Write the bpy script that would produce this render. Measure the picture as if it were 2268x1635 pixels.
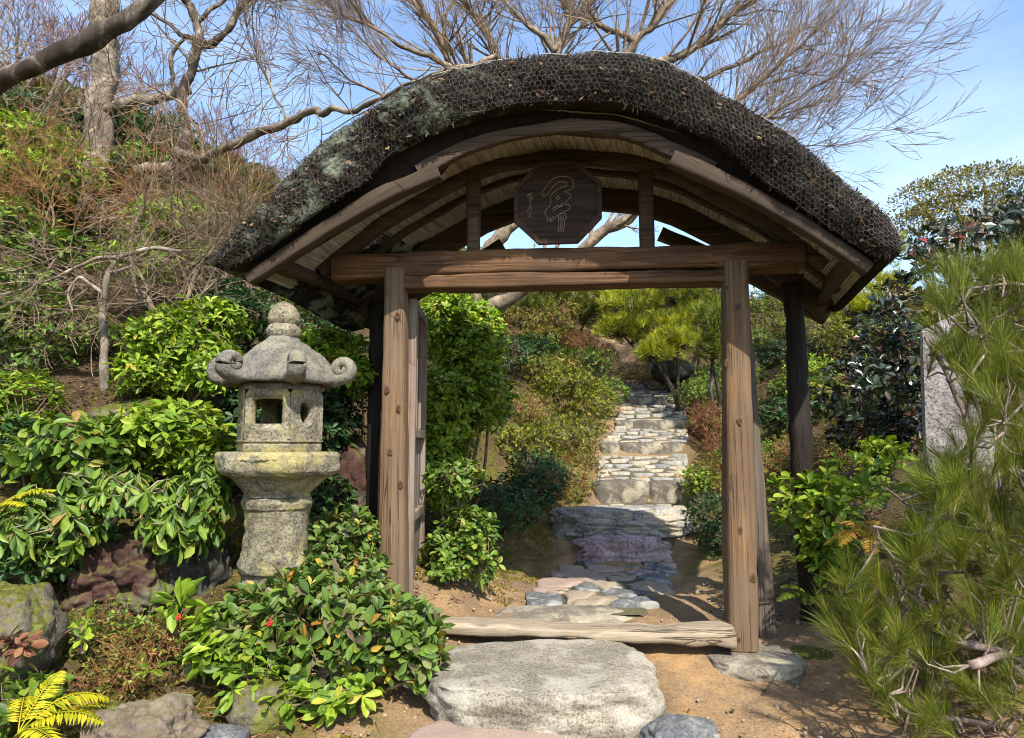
import bpy, bmesh, math, random
import numpy as np
from mathutils import Vector, Matrix, noise as mnoise

# ------------------------------------------------------------------ camera, sky, sun, exposure
for o in list(bpy.data.objects): bpy.data.objects.remove(o)
scene = bpy.context.scene
COL = scene.collection
FPX, PITCH, CAM = 1532.0, math.radians(6.26), np.array([0.0, -4.0, 1.15])
cam_d = bpy.data.cameras.new("camera"); cam = bpy.data.objects.new("camera", cam_d); COL.objects.link(cam)
cam_d.sensor_width = 36.0; cam_d.lens = 36.0 * FPX / 2268.0; cam_d.clip_end = 2000; cam_d.clip_start = 0.02
cam.location = CAM; cam.rotation_euler = (math.pi / 2 + PITCH, 0, 0)
scene.camera = cam
SUN_TO = Vector((0.33, -1.04, 1.14)).normalized()          # direction towards the sun
SUN_EL = math.asin(SUN_TO.z); SUN_AZ = math.atan2(SUN_TO.x, SUN_TO.y)
w = bpy.data.worlds.new("World"); scene.world = w; w.use_nodes = True
nt = w.node_tree; nt.nodes.clear()
sky = nt.nodes.new("ShaderNodeTexSky"); sky.sky_type = 'NISHITA'; sky.sun_disc = False
sky.sun_elevation = SUN_EL; sky.sun_rotation = SUN_AZ; sky.air_density = 1.0; sky.dust_density = .7; sky.ozone_density = 1.3
tc = nt.nodes.new("ShaderNodeTexCoord"); mp = nt.nodes.new("ShaderNodeMapping"); mp.inputs['Scale'].default_value = (1.3, 1.3, 4.0)
nz = nt.nodes.new("ShaderNodeTexNoise"); nz.inputs['Scale'].default_value = 2.2; nz.inputs['Detail'].default_value = 6; nz.inputs['Roughness'].default_value = .55
cr = nt.nodes.new("ShaderNodeValToRGB"); cr.color_ramp.elements[0].position = .40; cr.color_ramp.elements[0].color = (0, 0, 0, 1)
cr.color_ramp.elements[1].position = .80; cr.color_ramp.elements[1].color = (.22, .22, .22, 1)
mx = nt.nodes.new("ShaderNodeMixRGB"); mx.inputs['Color2'].default_value = (6.6, 7.4, 8.6, 1)
bg = nt.nodes.new("ShaderNodeBackground"); bg.inputs['Strength'].default_value = 0.15
wo = nt.nodes.new("ShaderNodeOutputWorld")
L = nt.links.new
L(tc.outputs['Generated'], mp.inputs['Vector']); L(mp.outputs['Vector'], nz.inputs['Vector']); L(nz.outputs['Fac'], cr.inputs['Fac'])
L(cr.outputs['Color'], mx.inputs['Fac']); L(sky.outputs['Color'], mx.inputs['Color1']); L(mx.outputs['Color'], bg.inputs['Color']); L(bg.outputs['Background'], wo.inputs['Surface'])
sun_d = bpy.data.lights.new("sun", 'SUN'); sun_d.energy = 4.0; sun_d.angle = math.radians(.53); sun_d.color = (1.0, .93, .82)
sun = bpy.data.objects.new("sun", sun_d); COL.objects.link(sun)
sun.rotation_euler = (-SUN_TO).to_track_quat('-Z', 'Y').to_euler(); sun.location = (3, -12, 14)
vs = scene.view_settings; vs.view_transform = 'Standard'; vs.look = 'None'; vs.exposure = 1.1; vs.gamma = 1.0; vs.use_curve_mapping = False
scene.cycles.filter_width = 1.05; scene.cycles.diffuse_bounces = 3; scene.cycles.glossy_bounces = 2; scene.cycles.transmission_bounces = 3; scene.cycles.use_adaptive_sampling = True; scene.cycles.adaptive_threshold = .018; scene.cycles.max_bounces = 5; scene.cycles.transparent_max_bounces = 8; scene.cycles.use_denoising = True
scene.cycles.caustics_reflective = False; scene.cycles.caustics_refractive = False

# ------------------------------------------------------------------ measuring helpers
_fw = np.array([0, math.cos(PITCH), math.sin(PITCH)]); _up = np.array([0, -math.sin(PITCH), math.cos(PITCH)])
def ray(px, py): return np.array([1.0, 0, 0]) * (px - 1134) / FPX + _up * (817.5 - py) / FPX + _fw
def at(px, py, d):
    """world point on the sight line (px, py of the 2268 px wide survey sheet) at depth d metres in front of the camera"""
    r = ray(px, py); return CAM + r * d / r[1]
def fbm(p, sc=1.0, oc=3, seed=0):
    return mnoise.fractal(Vector((p[0] * sc + seed * 7.3, p[1] * sc - seed * 3.1, p[2] * sc + seed * 1.7)), 0.9, 2.0, oc)
def norm(a):
    a = np.asarray(a, float); return a / np.maximum(np.linalg.norm(a, axis=-1, keepdims=True), 1e-9)

# ------------------------------------------------------------------ mesh helpers
def np_mesh(name, V, F, smooth=True):
    """F: list of (n,k) index arrays"""
    V = np.asarray(V, np.float32); me = bpy.data.meshes.new(name)
    F = [np.asarray(f, np.int32) for f in F if len(f)]
    nl = sum(f.size for f in F); nf = sum(len(f) for f in F)
    me.vertices.add(len(V)); me.vertices.foreach_set("co", V.ravel())
    me.loops.add(nl); me.loops.foreach_set("vertex_index", np.concatenate([f.ravel() for f in F]))
    tot = np.concatenate([np.full(len(f), f.shape[1], np.int32) for f in F])
    st = np.concatenate([[0], np.cumsum(tot)[:-1]]).astype(np.int32)
    me.polygons.add(nf); me.polygons.foreach_set("loop_start", st); me.polygons.foreach_set("loop_total", tot)
    me.polygons.foreach_set("use_smooth", np.full(nf, bool(smooth)))
    me.update(calc_edges=True); me.validate()
    return me
def link(name, data, mat=None, parent=None, loc=None, kind=None):
    o = bpy.data.objects.new(name, data); COL.objects.link(o)
    if mat is not None and data is not None and len(data.materials) == 0: data.materials.append(mat)
    if parent is not None: o.parent = parent
    if loc is not None: o.location = loc
    if kind: o["kind"] = kind
    return o
def thing(name, label, cat, loc=(0, 0, 0), rotz=0.0, group=None):
    o = bpy.data.objects.new(name, None); COL.objects.link(o); o.empty_display_size = .1
    o.location = loc; o.rotation_euler = (0, 0, rotz)
    tag(o, label, cat, group); return o
def tag(o, label, cat, group=None):
    o["label"] = label; o["category"] = cat
    if group: o["group"] = group
    return o
def copy_tree(src, loc, rotz, scale=1.0, label=None):
    r = src.copy(); COL.objects.link(r); r.location = loc; r.rotation_euler = (0, 0, rotz); r.scale = (scale,) * 3
    if label: r["label"] = label
    for ch in src.children:
        c = ch.copy(); COL.objects.link(c); c.parent = r
    return r
class MB:
    def __init__(s): s.V = []; s.F3 = []; s.F4 = []; s.n = 0
    def add(s, V, F3=None, F4=None):
        V = np.asarray(V, float).reshape(-1, 3); s.V.append(V)
        if F3 is not None and len(F3): s.F3.append(np.asarray(F3, int) + s.n)
        if F4 is not None and len(F4): s.F4.append(np.asarray(F4, int) + s.n)
        s.n += len(V); return s
    def mesh(s, name, smooth=True, off=None):
        V = np.concatenate(s.V) if s.V else np.zeros((0, 3))
        if off is not None: V = V - np.asarray(off)
        F = []
        if s.F3: F.append(np.concatenate(s.F3))
        if s.F4: F.append(np.concatenate(s.F4))
        return np_mesh(name, V, F, smooth)
def grid_faces(n, m, wrap_m=False, wrap_n=False):
    i, j = np.meshgrid(np.arange(n if wrap_n else n - 1), np.arange(m if wrap_m else m - 1), indexing='ij')
    a = i * m + j; b = i * m + (j + 1) % m; c = ((i + 1) % n) * m + (j + 1) % m; d = ((i + 1) % n) * m + j
    return np.stack([a, b, c, d], -1).reshape(-1, 4)
def tubes(polys, k=6, mb=None, rough=0.0):
    """polys: list of (pts (n,3), radii (n,)); batched by length"""
    mb = mb or MB(); groups = {}
    for p, r in polys: groups.setdefault(len(p), []).append((p, r))
    for n, lst in groups.items():
        P = np.array([p for p, r in lst], float); R = np.array([r for p, r in lst], float)
        T = np.empty_like(P); T[:, 1:-1] = P[:, 2:] - P[:, :-2]; T[:, 0] = P[:, 1] - P[:, 0]; T[:, -1] = P[:, -1] - P[:, -2]
        T = norm(T); m = np.abs(P[:, -1] - P[:, 0]); ref = np.eye(3)[np.argmin(m, 1)][:, None, :]
        N = norm(np.cross(T, np.broadcast_to(ref, T.shape))); B = np.cross(T, N)
        a = np.arange(k) * 2 * np.pi / k
        V = P[:, :, None, :] + R[:, :, None, None] * (np.cos(a)[None, None, :, None] * N[:, :, None, :] + np.sin(a)[None, None, :, None] * B[:, :, None, :])
        if rough:
            E_ = np.array([fbm(q, 4.0, 3, 5) * .6 + fbm(q, 13.0, 3, 6) * .5 for q in V.reshape(-1, 3)]).reshape(V.shape[:3]); V = P[:, :, None, :] + (V - P[:, :, None, :]) * (1 + rough * E_[..., None])
        f = grid_faces(n, k, wrap_m=True); base = np.arange(len(lst)) * n * k
        mb.add(V.reshape(-1, 3), F4=(f[None] + base[:, None, None]).reshape(-1, 4))
    return mb
def box(mb, c, s, R=None, bev=0.0):
    x, y, z = np.asarray(s, float) / 2
    b = min(bev, x * .9, y * .9, z * .9)
    if b <= 0:
        V = np.array([[i, j, k] for i in (-x, x) for j in (-y, y) for k in (-z, z)])
        F = [[0, 1, 3, 2], [4, 6, 7, 5], [0, 4, 5, 1], [2, 3, 7, 6], [0, 2, 6, 4], [1, 5, 7, 3]]
        if R is not None: V = V @ np.asarray(R).T
        return mb.add(V + np.asarray(c), F4=F)
    V = []; idx = {}
    for i in (-1, 1):
        for j in (-1, 1):
            for k in (-1, 1):
                for ax in range(3):
                    p = np.array([i * x, j * y, k * z]); q = p.copy()
                    for a in range(3):
                        if a != ax: q[a] -= (i, j, k)[a] * b
                    idx[(i, j, k, ax)] = len(V); V.append(q)
    F4 = []; F3 = []
    for ax in range(3):
        o1, o2 = [(1, 2), (2, 0), (0, 1)][ax]
        for sgn in (-1, 1):
            q = []
            for s1, s2 in ((-1, -1), (1, -1), (1, 1), (-1, 1)):
                k = [0, 0, 0]; k[ax] = sgn; k[o1] = s1; k[o2] = s2; q.append(idx[(*k, ax)])
            F4.append(q if sgn > 0 else q[::-1])
    for ax in range(3):
        o1, o2 = [(1, 2), (2, 0), (0, 1)][ax]
        for s1 in (-1, 1):
            for s2 in (-1, 1):
                k0 = [0, 0, 0]; k0[ax] = -1; k0[o1] = s1; k0[o2] = s2; k1 = list(k0); k1[ax] = 1
                q = [idx[(*k0, o1)], idx[(*k1, o1)], idx[(*k1, o2)], idx[(*k0, o2)]]
                F4.append(q if s1 * s2 > 0 else q[::-1])
    for i in (-1, 1):
        for j in (-1, 1):
            for k in (-1, 1):
                t = [idx[(i, j, k, a)] for a in range(3)]; F3.append(t if i * j * k > 0 else t[::-1])
    V = np.array(V)
    if R is not None: V = V @ np.asarray(R).T
    return mb.add(V + np.asarray(c), F3, F4)
def resample(pts, n):
    pts = np.asarray(pts, float); s = np.concatenate([[0], np.cumsum(np.linalg.norm(np.diff(pts, axis=0), axis=1))])
    t = np.linspace(0, s[-1], n); return np.stack([np.interp(t, s, pts[:, i]) for i in range(pts.shape[1])], 1)
def smooth_poly(pts, n, it=6):
    p = resample(pts, n)
    for _ in range(it): p[1:-1] = (p[:-2] + 2 * p[1:-1] + p[2:]) / 4
    return p
def timber(mb, path, wd, ht, seed=0, wob=.006, nseg=None, side=None, power=4.0, taper=(1, 1), k=16, caps=True):
    """squared log along a path: superellipse section (wd across, ht up) with hewn unevenness"""
    path = np.asarray(path, float); n = nseg or max(6, int(np.linalg.norm(path[-1] - path[0]) / .08))
    P = resample(path, n) if len(path) < n else path; n = len(P)
    T = np.gradient(P, axis=0); T = norm(T)
    upv = np.array([0, 0, 1.0]) if abs(T[n // 2][2]) < .8 else np.array([0, -1.0, 0])
    S = norm(np.cross(T, np.broadcast_to(upv, T.shape))) if side is None else np.broadcast_to(np.asarray(side, float), T.shape)
    Uu = np.cross(S, T)
    a = np.arange(k) * 2 * np.pi / k + np.pi / k
    cx = np.sign(np.cos(a)) * np.abs(np.cos(a)) ** (2 / power); cy = np.sign(np.sin(a)) * np.abs(np.sin(a)) ** (2 / power)
    sc = np.linspace(taper[0], taper[1], n)
    V = np.zeros((n, k, 3))
    for i in range(n):
        for j in range(k):
            q = P[i] + S[i] * cx[j] * wd / 2 * sc[i] + Uu[i] * cy[j] * ht / 2 * sc[i]
            e = fbm(q, 5.0, 3, seed) * wob + fbm(q, 1.3, 2, seed + 5) * wob * 1.5
            V[i, j] = q + (S[i] * cx[j] + Uu[i] * cy[j]) * e
    F = grid_faces(n, k, wrap_m=True)
    mb.add(V.reshape(-1, 3), F4=F[:, ::-1])
    if caps:
        for i, flip in ((0, False), (n - 1, True)):
            c = V[i].mean(0); ring = V[i]; rin = c + (ring - c) * .96 + (T[i] if i else -T[i]) * .004
            VV = np.concatenate([ring, rin, [c + (T[i] if i else -T[i]) * .004]])
            f4 = [[j, (j + 1) % k, k + (j + 1) % k, k + j] for j in range(k)]; f3 = [[k + j, k + (j + 1) % k, 2 * k] for j in range(k)]
            if flip: f4 = [q[::-1] for q in f4]; f3 = [q[::-1] for q in f3]
            mb.add(VV, f3, f4)
    return mb
_ico = {}
def ico(sub):
    if sub not in _ico:
        bm = bmesh.new(); bmesh.ops.create_icosphere(bm, subdivisions=sub, radius=1)
        _ico[sub] = (np.array([v.co for v in bm.verts]), np.array([[v.index for v in f.verts] for f in bm.faces])); bm.free()
    return _ico[sub]
def rock_mesh(name, size, seed=0, sub=4, boxy=2.6, rough=.10, fine=.02, crack=.0, flat_top=0.0, layers=0.0, rotz=0.0, facet=0.0):
    D, F = ico(sub); ex = boxy
    den = (np.abs(D) ** ex).sum(1) ** (1 / ex); P = D / den[:, None]
    out = np.empty_like(P)
    for i, p in enumerate(P):
        e = rough * fbm(p, 1.1, 3, seed) + fine * fbm(p, 5.0, 3, seed + 11)
        if crack:
            dd, _ = mnoise.voronoi(Vector((p[0] * 2.2 + seed, p[1] * 2.2, p[2] * 2.2)))
            e -= crack * max(0.0, .16 - (dd[1] - dd[0])) * 3
        if facet:
            d2, _ = mnoise.voronoi(Vector((p[0] * 1.9 + seed * 3, p[1] * 1.9, p[2] * 1.9))); e -= facet * d2[0]
        if layers: e += layers * math.sin(p[2] * 14 + 3 * fbm(p, 2, 2, seed + 3))
        out[i] = p * (1 + e)
    if flat_top: 
        z = out[:, 2]; t = 1 - flat_top; hi = z > t; z[hi] = t + (z[hi] - t) * .25
    out *= np.asarray(size) / 2
    if rotz:
        c, s = math.cos(rotz), math.sin(rotz); out = out @ np.array([[c, s, 0], [-s, c, 0], [0, 0, 1]])
    return np_mesh(name, out, [F])
# ------------------------------------------------------------------ materials
class NT:
    def __init__(s, name):
        s.m = bpy.data.materials.new(name); s.m.use_nodes = True; s.t = s.m.node_tree; s.t.nodes.clear()
        s.out = s.n("OutputMaterial"); s.b = s.n("BsdfPrincipled"); s.l(s.b.outputs[0], s.out.inputs['Surface'])
    def n(s, kind, **kw):
        nd = s.t.nodes.new("ShaderNode" + kind)
        for k, v in kw.items():
            if k in nd.inputs: nd.inputs[k].default_value = v
            else: setattr(nd, k, v)
        return nd
    def l(s, a, b): s.t.links.new(a, b)
    def coord(s, scale=(1, 1, 1), what='Object', rot=(0, 0, 0)):
        c = s.n("TexCoord"); m = s.n("Mapping"); m.inputs['Scale'].default_value = scale; m.inputs['Rotation'].default_value = rot
        s.l(c.outputs[what], m.inputs['Vector']); return m.outputs['Vector']
    def noise(s, vec, scale, detail=4, rough=.55, dist=0.0):
        nd = s.n("TexNoise"); nd.inputs['Scale'].default_value = scale; nd.inputs['Detail'].default_value = detail
        nd.inputs['Roughness'].default_value = rough; nd.inputs['Distortion'].default_value = dist
        if vec is not None: s.l(vec, nd.inputs['Vector'])
        return nd.outputs['Fac']
    def ramp(s, fac, stops, interp='LINEAR'):
        r = s.n("ValToRGB"); cr = r.color_ramp; cr.interpolation = interp
        while len(cr.elements) < len(stops): cr.elements.new(.5)
        for e, (p, c) in zip(cr.elements, stops):
            e.position = p; e.color = (*c, 1) if isinstance(c, (tuple, list)) else (c, c, c, 1)
        s.l(fac, r.inputs['Fac']); return r.outputs['Color']
    def mix(s, fac, a, b, mode='MIX'):
        m = s.n("MixRGB"); m.blend_type = mode
        for v, k in ((fac, 'Fac'), (a, 'Color1'), (b, 'Color2')):
            if isinstance(v, (int, float)): m.inputs[k].default_value = v if k == 'Fac' else (v, v, v, 1)
            elif isinstance(v, tuple): m.inputs[k].default_value = (*v, 1)
            else: s.l(v, m.inputs[k])
        return m.outputs['Color']
    def math(s, op, a, b=0.0, clamp=False):
        m = s.n("Math"); m.operation = op; m.use_clamp = clamp
        for i, v in enumerate((a, b)):
            if isinstance(v, (int, float)): m.inputs[i].default_value = v
            else: s.l(v, m.inputs[i])
        return m.outputs[0]
    def bump(s, h, strength=.5, dist=.01):
        b = s.n("Bump"); b.inputs['Strength'].default_value = strength; b.inputs['Distance'].default_value = dist
        s.l(h, b.inputs['Height']); s.l(b.outputs['Normal'], s.b.inputs['Normal'])
    def done(s, col, rough=.8, spec=.3):
        if isinstance(col, tuple): s.b.inputs['Base Color'].default_value = (*col, 1)
        else: s.l(col, s.b.inputs['Base Color'])
        if isinstance(rough, (int, float)): s.b.inputs['Roughness'].default_value = rough
        else: s.l(rough, s.b.inputs['Roughness'])
        s.b.inputs['Specular IOR Level'].default_value = spec
        return s.m
def mul(c, k): return tuple(x * k for x in c)

def wood(name, c_lo, c_mid, c_hi, axis=2, grain=42.0, along=1.1, crack=.5, bump=.6, stain=(.10, .075, .06), stain_amt=.5, grey=None, rot=0.0):
    t = NT(name); sc = [grain] * 3; sc[axis] = along
    _c = t.n("TexCoord"); _m = t.n("Mapping"); _m.inputs['Rotation'].default_value = (0, rot, 0); t.l(_c.outputs['Object'], _m.inputs['Vector'])
    def scl(q):
        m2 = t.n("Mapping"); m2.inputs['Scale'].default_value = q; t.l(_m.outputs[0], m2.inputs['Vector']); return m2.outputs[0]
    v = scl(tuple(sc)); vb = scl((1, 1, 1))
    warp = t.noise(vb, 2.2, 3)
    g1 = t.noise(v, 1.0, 9, .62, .7)
    sc2 = [grain * 3.2] * 3; sc2[axis] = along * 1.6
    g2 = t.noise(scl(tuple(sc2)), 1.0, 6, .6, .3)
    col = t.ramp(g1, [(.27, c_lo), (.46, c_mid), (.70, c_hi)])
    col = t.mix(t.ramp(g2, [(.35, .45), (.62, 0.0)]), col, mul(c_lo, .55))
    sc3 = [grain * .42] * 3; sc3[axis] = along * .32
    ck = t.noise(scl(tuple(sc3)), 1.0, 3, .5, .9)
    line = t.ramp(ck, [(.475, 0.0), (.492, 1.0), (.50, 1.0), (.517, 0.0)])
    line = t.mix(1.0, line, t.ramp(t.noise(vb, 3.1, 2), [(.45, 0.0), (.6, 1.0)]), 'MULTIPLY')
    col = t.mix(t.math('MULTIPLY', line, crack), col, mul(c_lo, .16))
    col = t.mix(t.math('MULTIPLY', t.ramp(warp, [(.42, 0.0), (.68, 1.0)]), stain_amt), col, stain, 'MIX')
    if grey is not None:
        col = t.mix(t.ramp(t.noise(t.coord((3, 3, 1.2)), 1.0, 4), [(.40, 0.0), (.66, .75)]), col, grey)
    oi = t.n("ObjectInfo"); col = t.mix(.35, col, t.ramp(oi.outputs['Random'], [(0, .55), (1, 1.0)]), 'MULTIPLY')
    h = t.math('ADD', t.math('MULTIPLY', g1, .6), t.math('SUBTRACT', t.math('MULTIPLY', g2, .35), t.math('MULTIPLY', line, .8)))
    t.bump(h, bump, .006); return t.done(col, t.ramp(g1, [(.3, .85), (.7, .68)]), .25)

M = {}
M['post'] = wood("post_wood", (.045, .024, .011), (.175, .098, .046), (.31, .19, .095), 2, 62, .7, 1.0, 1.0, (.105, .070, .042), .8, (.165, .122, .082))
M['beam'] = wood("beam_wood", (0.0413, 0.0210, 0.0105), (0.1275, 0.0638, 0.0270), (0.2550, 0.1387, 0.0638), 0, 52, .8, .7, .8, (.06, .036, .023), .75)
M['roofwood'] = wood("roof_timber", (0.0310, 0.0198, 0.0124), (0.0837, 0.0546, 0.0322), (0.1488, 0.0992, 0.0620), 0, 52, .9, .8, .8, (.06, .042, .03), .6)
M['barge_l'] = wood("barge_left", (0.0192, 0.0123, 0.0077), (0.0519, 0.0339, 0.0200), (0.0923, 0.0615, 0.0384), 0, 52, .9, .8, .8, (.06, .042, .03), .6, rot=.49)
M['barge_r'] = wood("barge_right", (0.0192, 0.0123, 0.0077), (0.0519, 0.0339, 0.0200), (0.0923, 0.0615, 0.0384), 0, 52, .9, .8, .8, (.06, .042, .03), .6, rot=-.56)
M['sill'] = wood("sill_wood", (0.1105, 0.0850, 0.0578), (0.3060, 0.2465, 0.1700), (0.4420, 0.3740, 0.2720), 0, 30, .8, 1.0, 1.0, (.32, .25, .165), .3)
M['door'] = wood("door_wood", (0.0595, 0.0425, 0.0306), (0.1870, 0.1275, 0.0850), (0.2890, 0.2125, 0.1530), 2, 36, .9, .6, .7, (.16, .125, .10), .6, (.27, .235, .20))
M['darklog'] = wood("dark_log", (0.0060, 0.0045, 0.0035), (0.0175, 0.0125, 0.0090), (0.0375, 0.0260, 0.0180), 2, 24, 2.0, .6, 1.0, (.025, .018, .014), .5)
M['greywood'] = wood("grey_plank", (.05, .042, .036), (.13, .105, .085), (.23, .19, .155), 2, 40, .8, 1.0, .8, (.08, .06, .05), .5)
M['board'] = wood("board_wood", (.014, .0075, .005), (.034, .018, .011), (.062, .034, .021), 0, 38, 1.6, .3, .5, (.02, .012, .008), .4)
M['boardframe'] = wood("board_frame", (.02, .011, .007), (.052, .028, .017), (.09, .05, .03), 0, 40, 1.4, .3, .4, (.03, .018, .012), .4)

def knot_mat():
    t = NT("knot"); c = t.coord((1, 1, 1)); sx = t.n("SeparateXYZ"); t.l(c, sx.inputs[0])
    r = t.math('SQRT', t.math('ADD', t.math('POWER', sx.outputs[0], 2.0), t.math('POWER', t.math('MULTIPLY', sx.outputs[2], .62), 2.0)))
    r = t.math('ADD', r, t.math('MULTIPLY', t.noise(c, 45, 3), .012))
    ring = t.math('SINE', t.math('MULTIPLY', r, 900.0))
    col = t.ramp(r, [(.003, (.012, .008, .005)), (.008, (.03, .017, .010)), (.013, (.055, .030, .016)), (.018, (.11, .062, .030)), (.04, (.12, .068, .034))])
    col = t.mix(t.math('MULTIPLY', t.math('ADD', ring, 1.0), .22), col, (.07, .036, .018))
    t.bump(r, .8, .02); return t.done(col, .75, .25)
M['knot'] = knot_mat()

def stone(name, c1, c2, c3, scale=14.0, speck=.5, speck_c=(.05, .045, .04), lichen=None, lichen_amt=.4, dark=.5, bump=.7, bscale=60.0, moss=0.0):
    t = NT(name); v = t.coord((1, 1, 1))
    n1 = t.noise(v, scale * .25, 6, .6, .4); n2 = t.noise(v, scale, 7, .7); n3 = t.noise(v, bscale, 5, .7)
    col = t.ramp(n1, [(.3, c1), (.52, c2), (.72, c3)])
    col = t.mix(t.ramp(n2, [(.36, dark), (.56, 0.0)]), col, mul(c1, .45))
    col = t.mix(t.math('MULTIPLY', t.ramp(n3, [(.40, 1.0), (.50, 0.0)]), speck), col, speck_c)
    col = t.mix(t.math('MULTIPLY', t.ramp(n3, [(.57, 0.0), (.66, 1.0)]), speck * .5), col, mul(c3, 1.35))
    if lichen:
        m = t.math('MULTIPLY', t.ramp(t.noise(v, scale * .42, 5, .65, .3), [(.50, 0.0), (.60, 1.0)]), lichen_amt)
        col = t.mix(m, col, lichen)
    if moss:                                               # moss settles on faces that look up
        g = t.n("NewGeometry"); sx = t.n("SeparateXYZ"); t.l(g.outputs['Normal'], sx.inputs[0])
        up = t.math('ADD', t.math('MULTIPLY', sx.outputs[2], .55), t.math('MULTIPLY', t.noise(v, scale * .5, 5, .65), .9))
        mcol = t.ramp(t.noise(v, bscale * .8, 4, .7), [(.3, (.03, .035, .006)), (.5, (.085, .09, .012)), (.7, (.17, .155, .02))])
        col = t.mix(t.math('MULTIPLY', t.ramp(up, [(.70, 0.0), (.86, 1.0)]), moss), col, mcol)
    h = t.math('ADD', t.math('MULTIPLY', n2, .7), t.math('MULTIPLY', n3, .45))
    t.bump(h, bump, .02); return t.done(col, .88, .2)
M['granite'] = stone("stepping_granite", (0.1979, 0.1789, 0.1447), (0.3045, 0.2702, 0.2056), (0.3806, 0.3350, 0.2589), 9, .75, (.075, .07, .062), (.55, .52, .44), .35, .35, .9, 85)
M['tan'] = stone("tan_flat_stone", (0.2400, 0.2000, 0.1440), (0.3200, 0.2640, 0.1880), (0.3760, 0.3120, 0.2240), 10, .35, (.16, .13, .10), None, 0, .25, .5, 90)
M['pink'] = stone("pink_flat_stone", (0.2640, 0.2000, 0.1600), (0.3360, 0.2480, 0.1960), (0.4000, 0.3120, 0.2400), 8, .4, (.18, .13, .11), None, 0, .25, .5, 90)
M['bluegrey'] = stone("bluegrey_stone", (0.0935, 0.0978, 0.1020), (0.1700, 0.1742, 0.1742), (0.2805, 0.2805, 0.2635), 12, .6, (.05, .05, .055), (.42, .40, .35), .5, .5, .9, 60)
M['purple'] = stone("purple_stone", (0.2081, 0.1517, 0.1517), (0.4160, 0.3059, 0.3059), (0.7341, 0.5994, 0.5749), 9, .55, (.035, .03, .03), (.45, .42, .39), .55, .6, 1.0, 40)
M['blackstep'] = stone("black_step_stone", (0.1465, 0.1392, 0.1246), (0.3225, 0.3152, 0.2932), (0.4839, 0.4545, 0.3886), 8, .55, (.04, .036, .03), (.38, .32, .20), .5, .6, .9, 45)
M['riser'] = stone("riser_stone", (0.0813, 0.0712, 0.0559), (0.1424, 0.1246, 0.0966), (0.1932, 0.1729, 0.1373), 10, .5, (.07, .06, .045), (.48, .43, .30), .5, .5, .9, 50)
M['slab'] = stone("slab_stone", (0.1443, 0.1263, 0.0992), (0.2526, 0.2210, 0.1714), (0.3428, 0.3067, 0.2435), 10, .5, (.07, .06, .045), (.48, .43, .30), .5, .5, .9, 50)
M['mossrock'] = stone("mossy_rock", (0.0800, 0.0680, 0.0480), (0.1680, 0.1440, 0.1040), (0.2400, 0.2080, 0.1520), 10, .5, (.05, .04, .03), (.15, .17, .02), .75, .5, .9, 60, moss=0.95)
M['redrock'] = stone("red_rock", (.035, .018, .014), (.085, .042, .032), (.15, .085, .065), 7, .4, (.02, .012, .01), (.16, .20, .13), .45, .6, 1.0, 40, moss=0.5)
M['bed'] = stone("path_bed", (.07, .06, .045), (.12, .10, .07), (.17, .14, .09), 12, .5, (.04, .035, .025), (.10, .10, .02), .5, .4, .8, 60)
M['darkrock'] = stone("dark_rock", (.02, .02, .016), (.055, .052, .042), (.11, .105, .085), 9, .5, (.015, .014, .012), (.12, .14, .10), .4, .6, 1.0, 45, moss=0.8)
M['pinkboulder'] = stone("pink_boulder", (0.1156, 0.0884, 0.0680), (0.2108, 0.1598, 0.1258), (0.2720, 0.2244, 0.1768), 8, .45, (.09, .06, .05), (.33, .33, .22), .5, .5, .9, 55, moss=0.35)
M['lantern'] = stone("lantern_stone", (0.1672, 0.1463, 0.0961), (0.2842, 0.2550, 0.1756), (0.3678, 0.3344, 0.2424), 11, .75, (.05, .043, .033), (.44, .37, .12), .55, .8, 1.0, 75)
M['lanterncap'] = stone("lantern_cap_stone", (0.1040, 0.0944, 0.0800), (0.1880, 0.1720, 0.1440), (0.2880, 0.2680, 0.2240), 10, .65, (.05, .046, .04), (.33, .31, .20), .35, .6, 1.0, 70, moss=0.0)
M['whitegranite'] = stone("white_granite", (0.2805, 0.2465, 0.2380), (0.3910, 0.3485, 0.3315), (0.4760, 0.4420, 0.4165), 12, .9, (.10, .08, .08), None, 0, .3, .9, 70)

def cobble_mat():
    t = NT("cobble"); v = t.coord((1, 1, 1)); oi = t.n("ObjectInfo")
    c = t.ramp(oi.outputs['Random'], [(0, (.20, .205, .20)), (.3, (.29, .28, .25)), (.55, (.40, .34, .23)), (.8, (.26, .265, .255)), (1, (.44, .375, .26))])
    n = t.noise(v, 22, 6, .65); n2 = t.noise(v, 70, 4)
    c = t.mix(t.ramp(n, [(.35, .55), (.6, 0.0)]), c, (.11, .10, .08)); c = t.mix(t.ramp(n2, [(.58, 0.0), (.7, .4)]), c, (.5, .47, .4))
    t.bump(n, .7, .01); return t.done(c, .85, .2)
M['cobble'] = cobble_mat()

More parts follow.
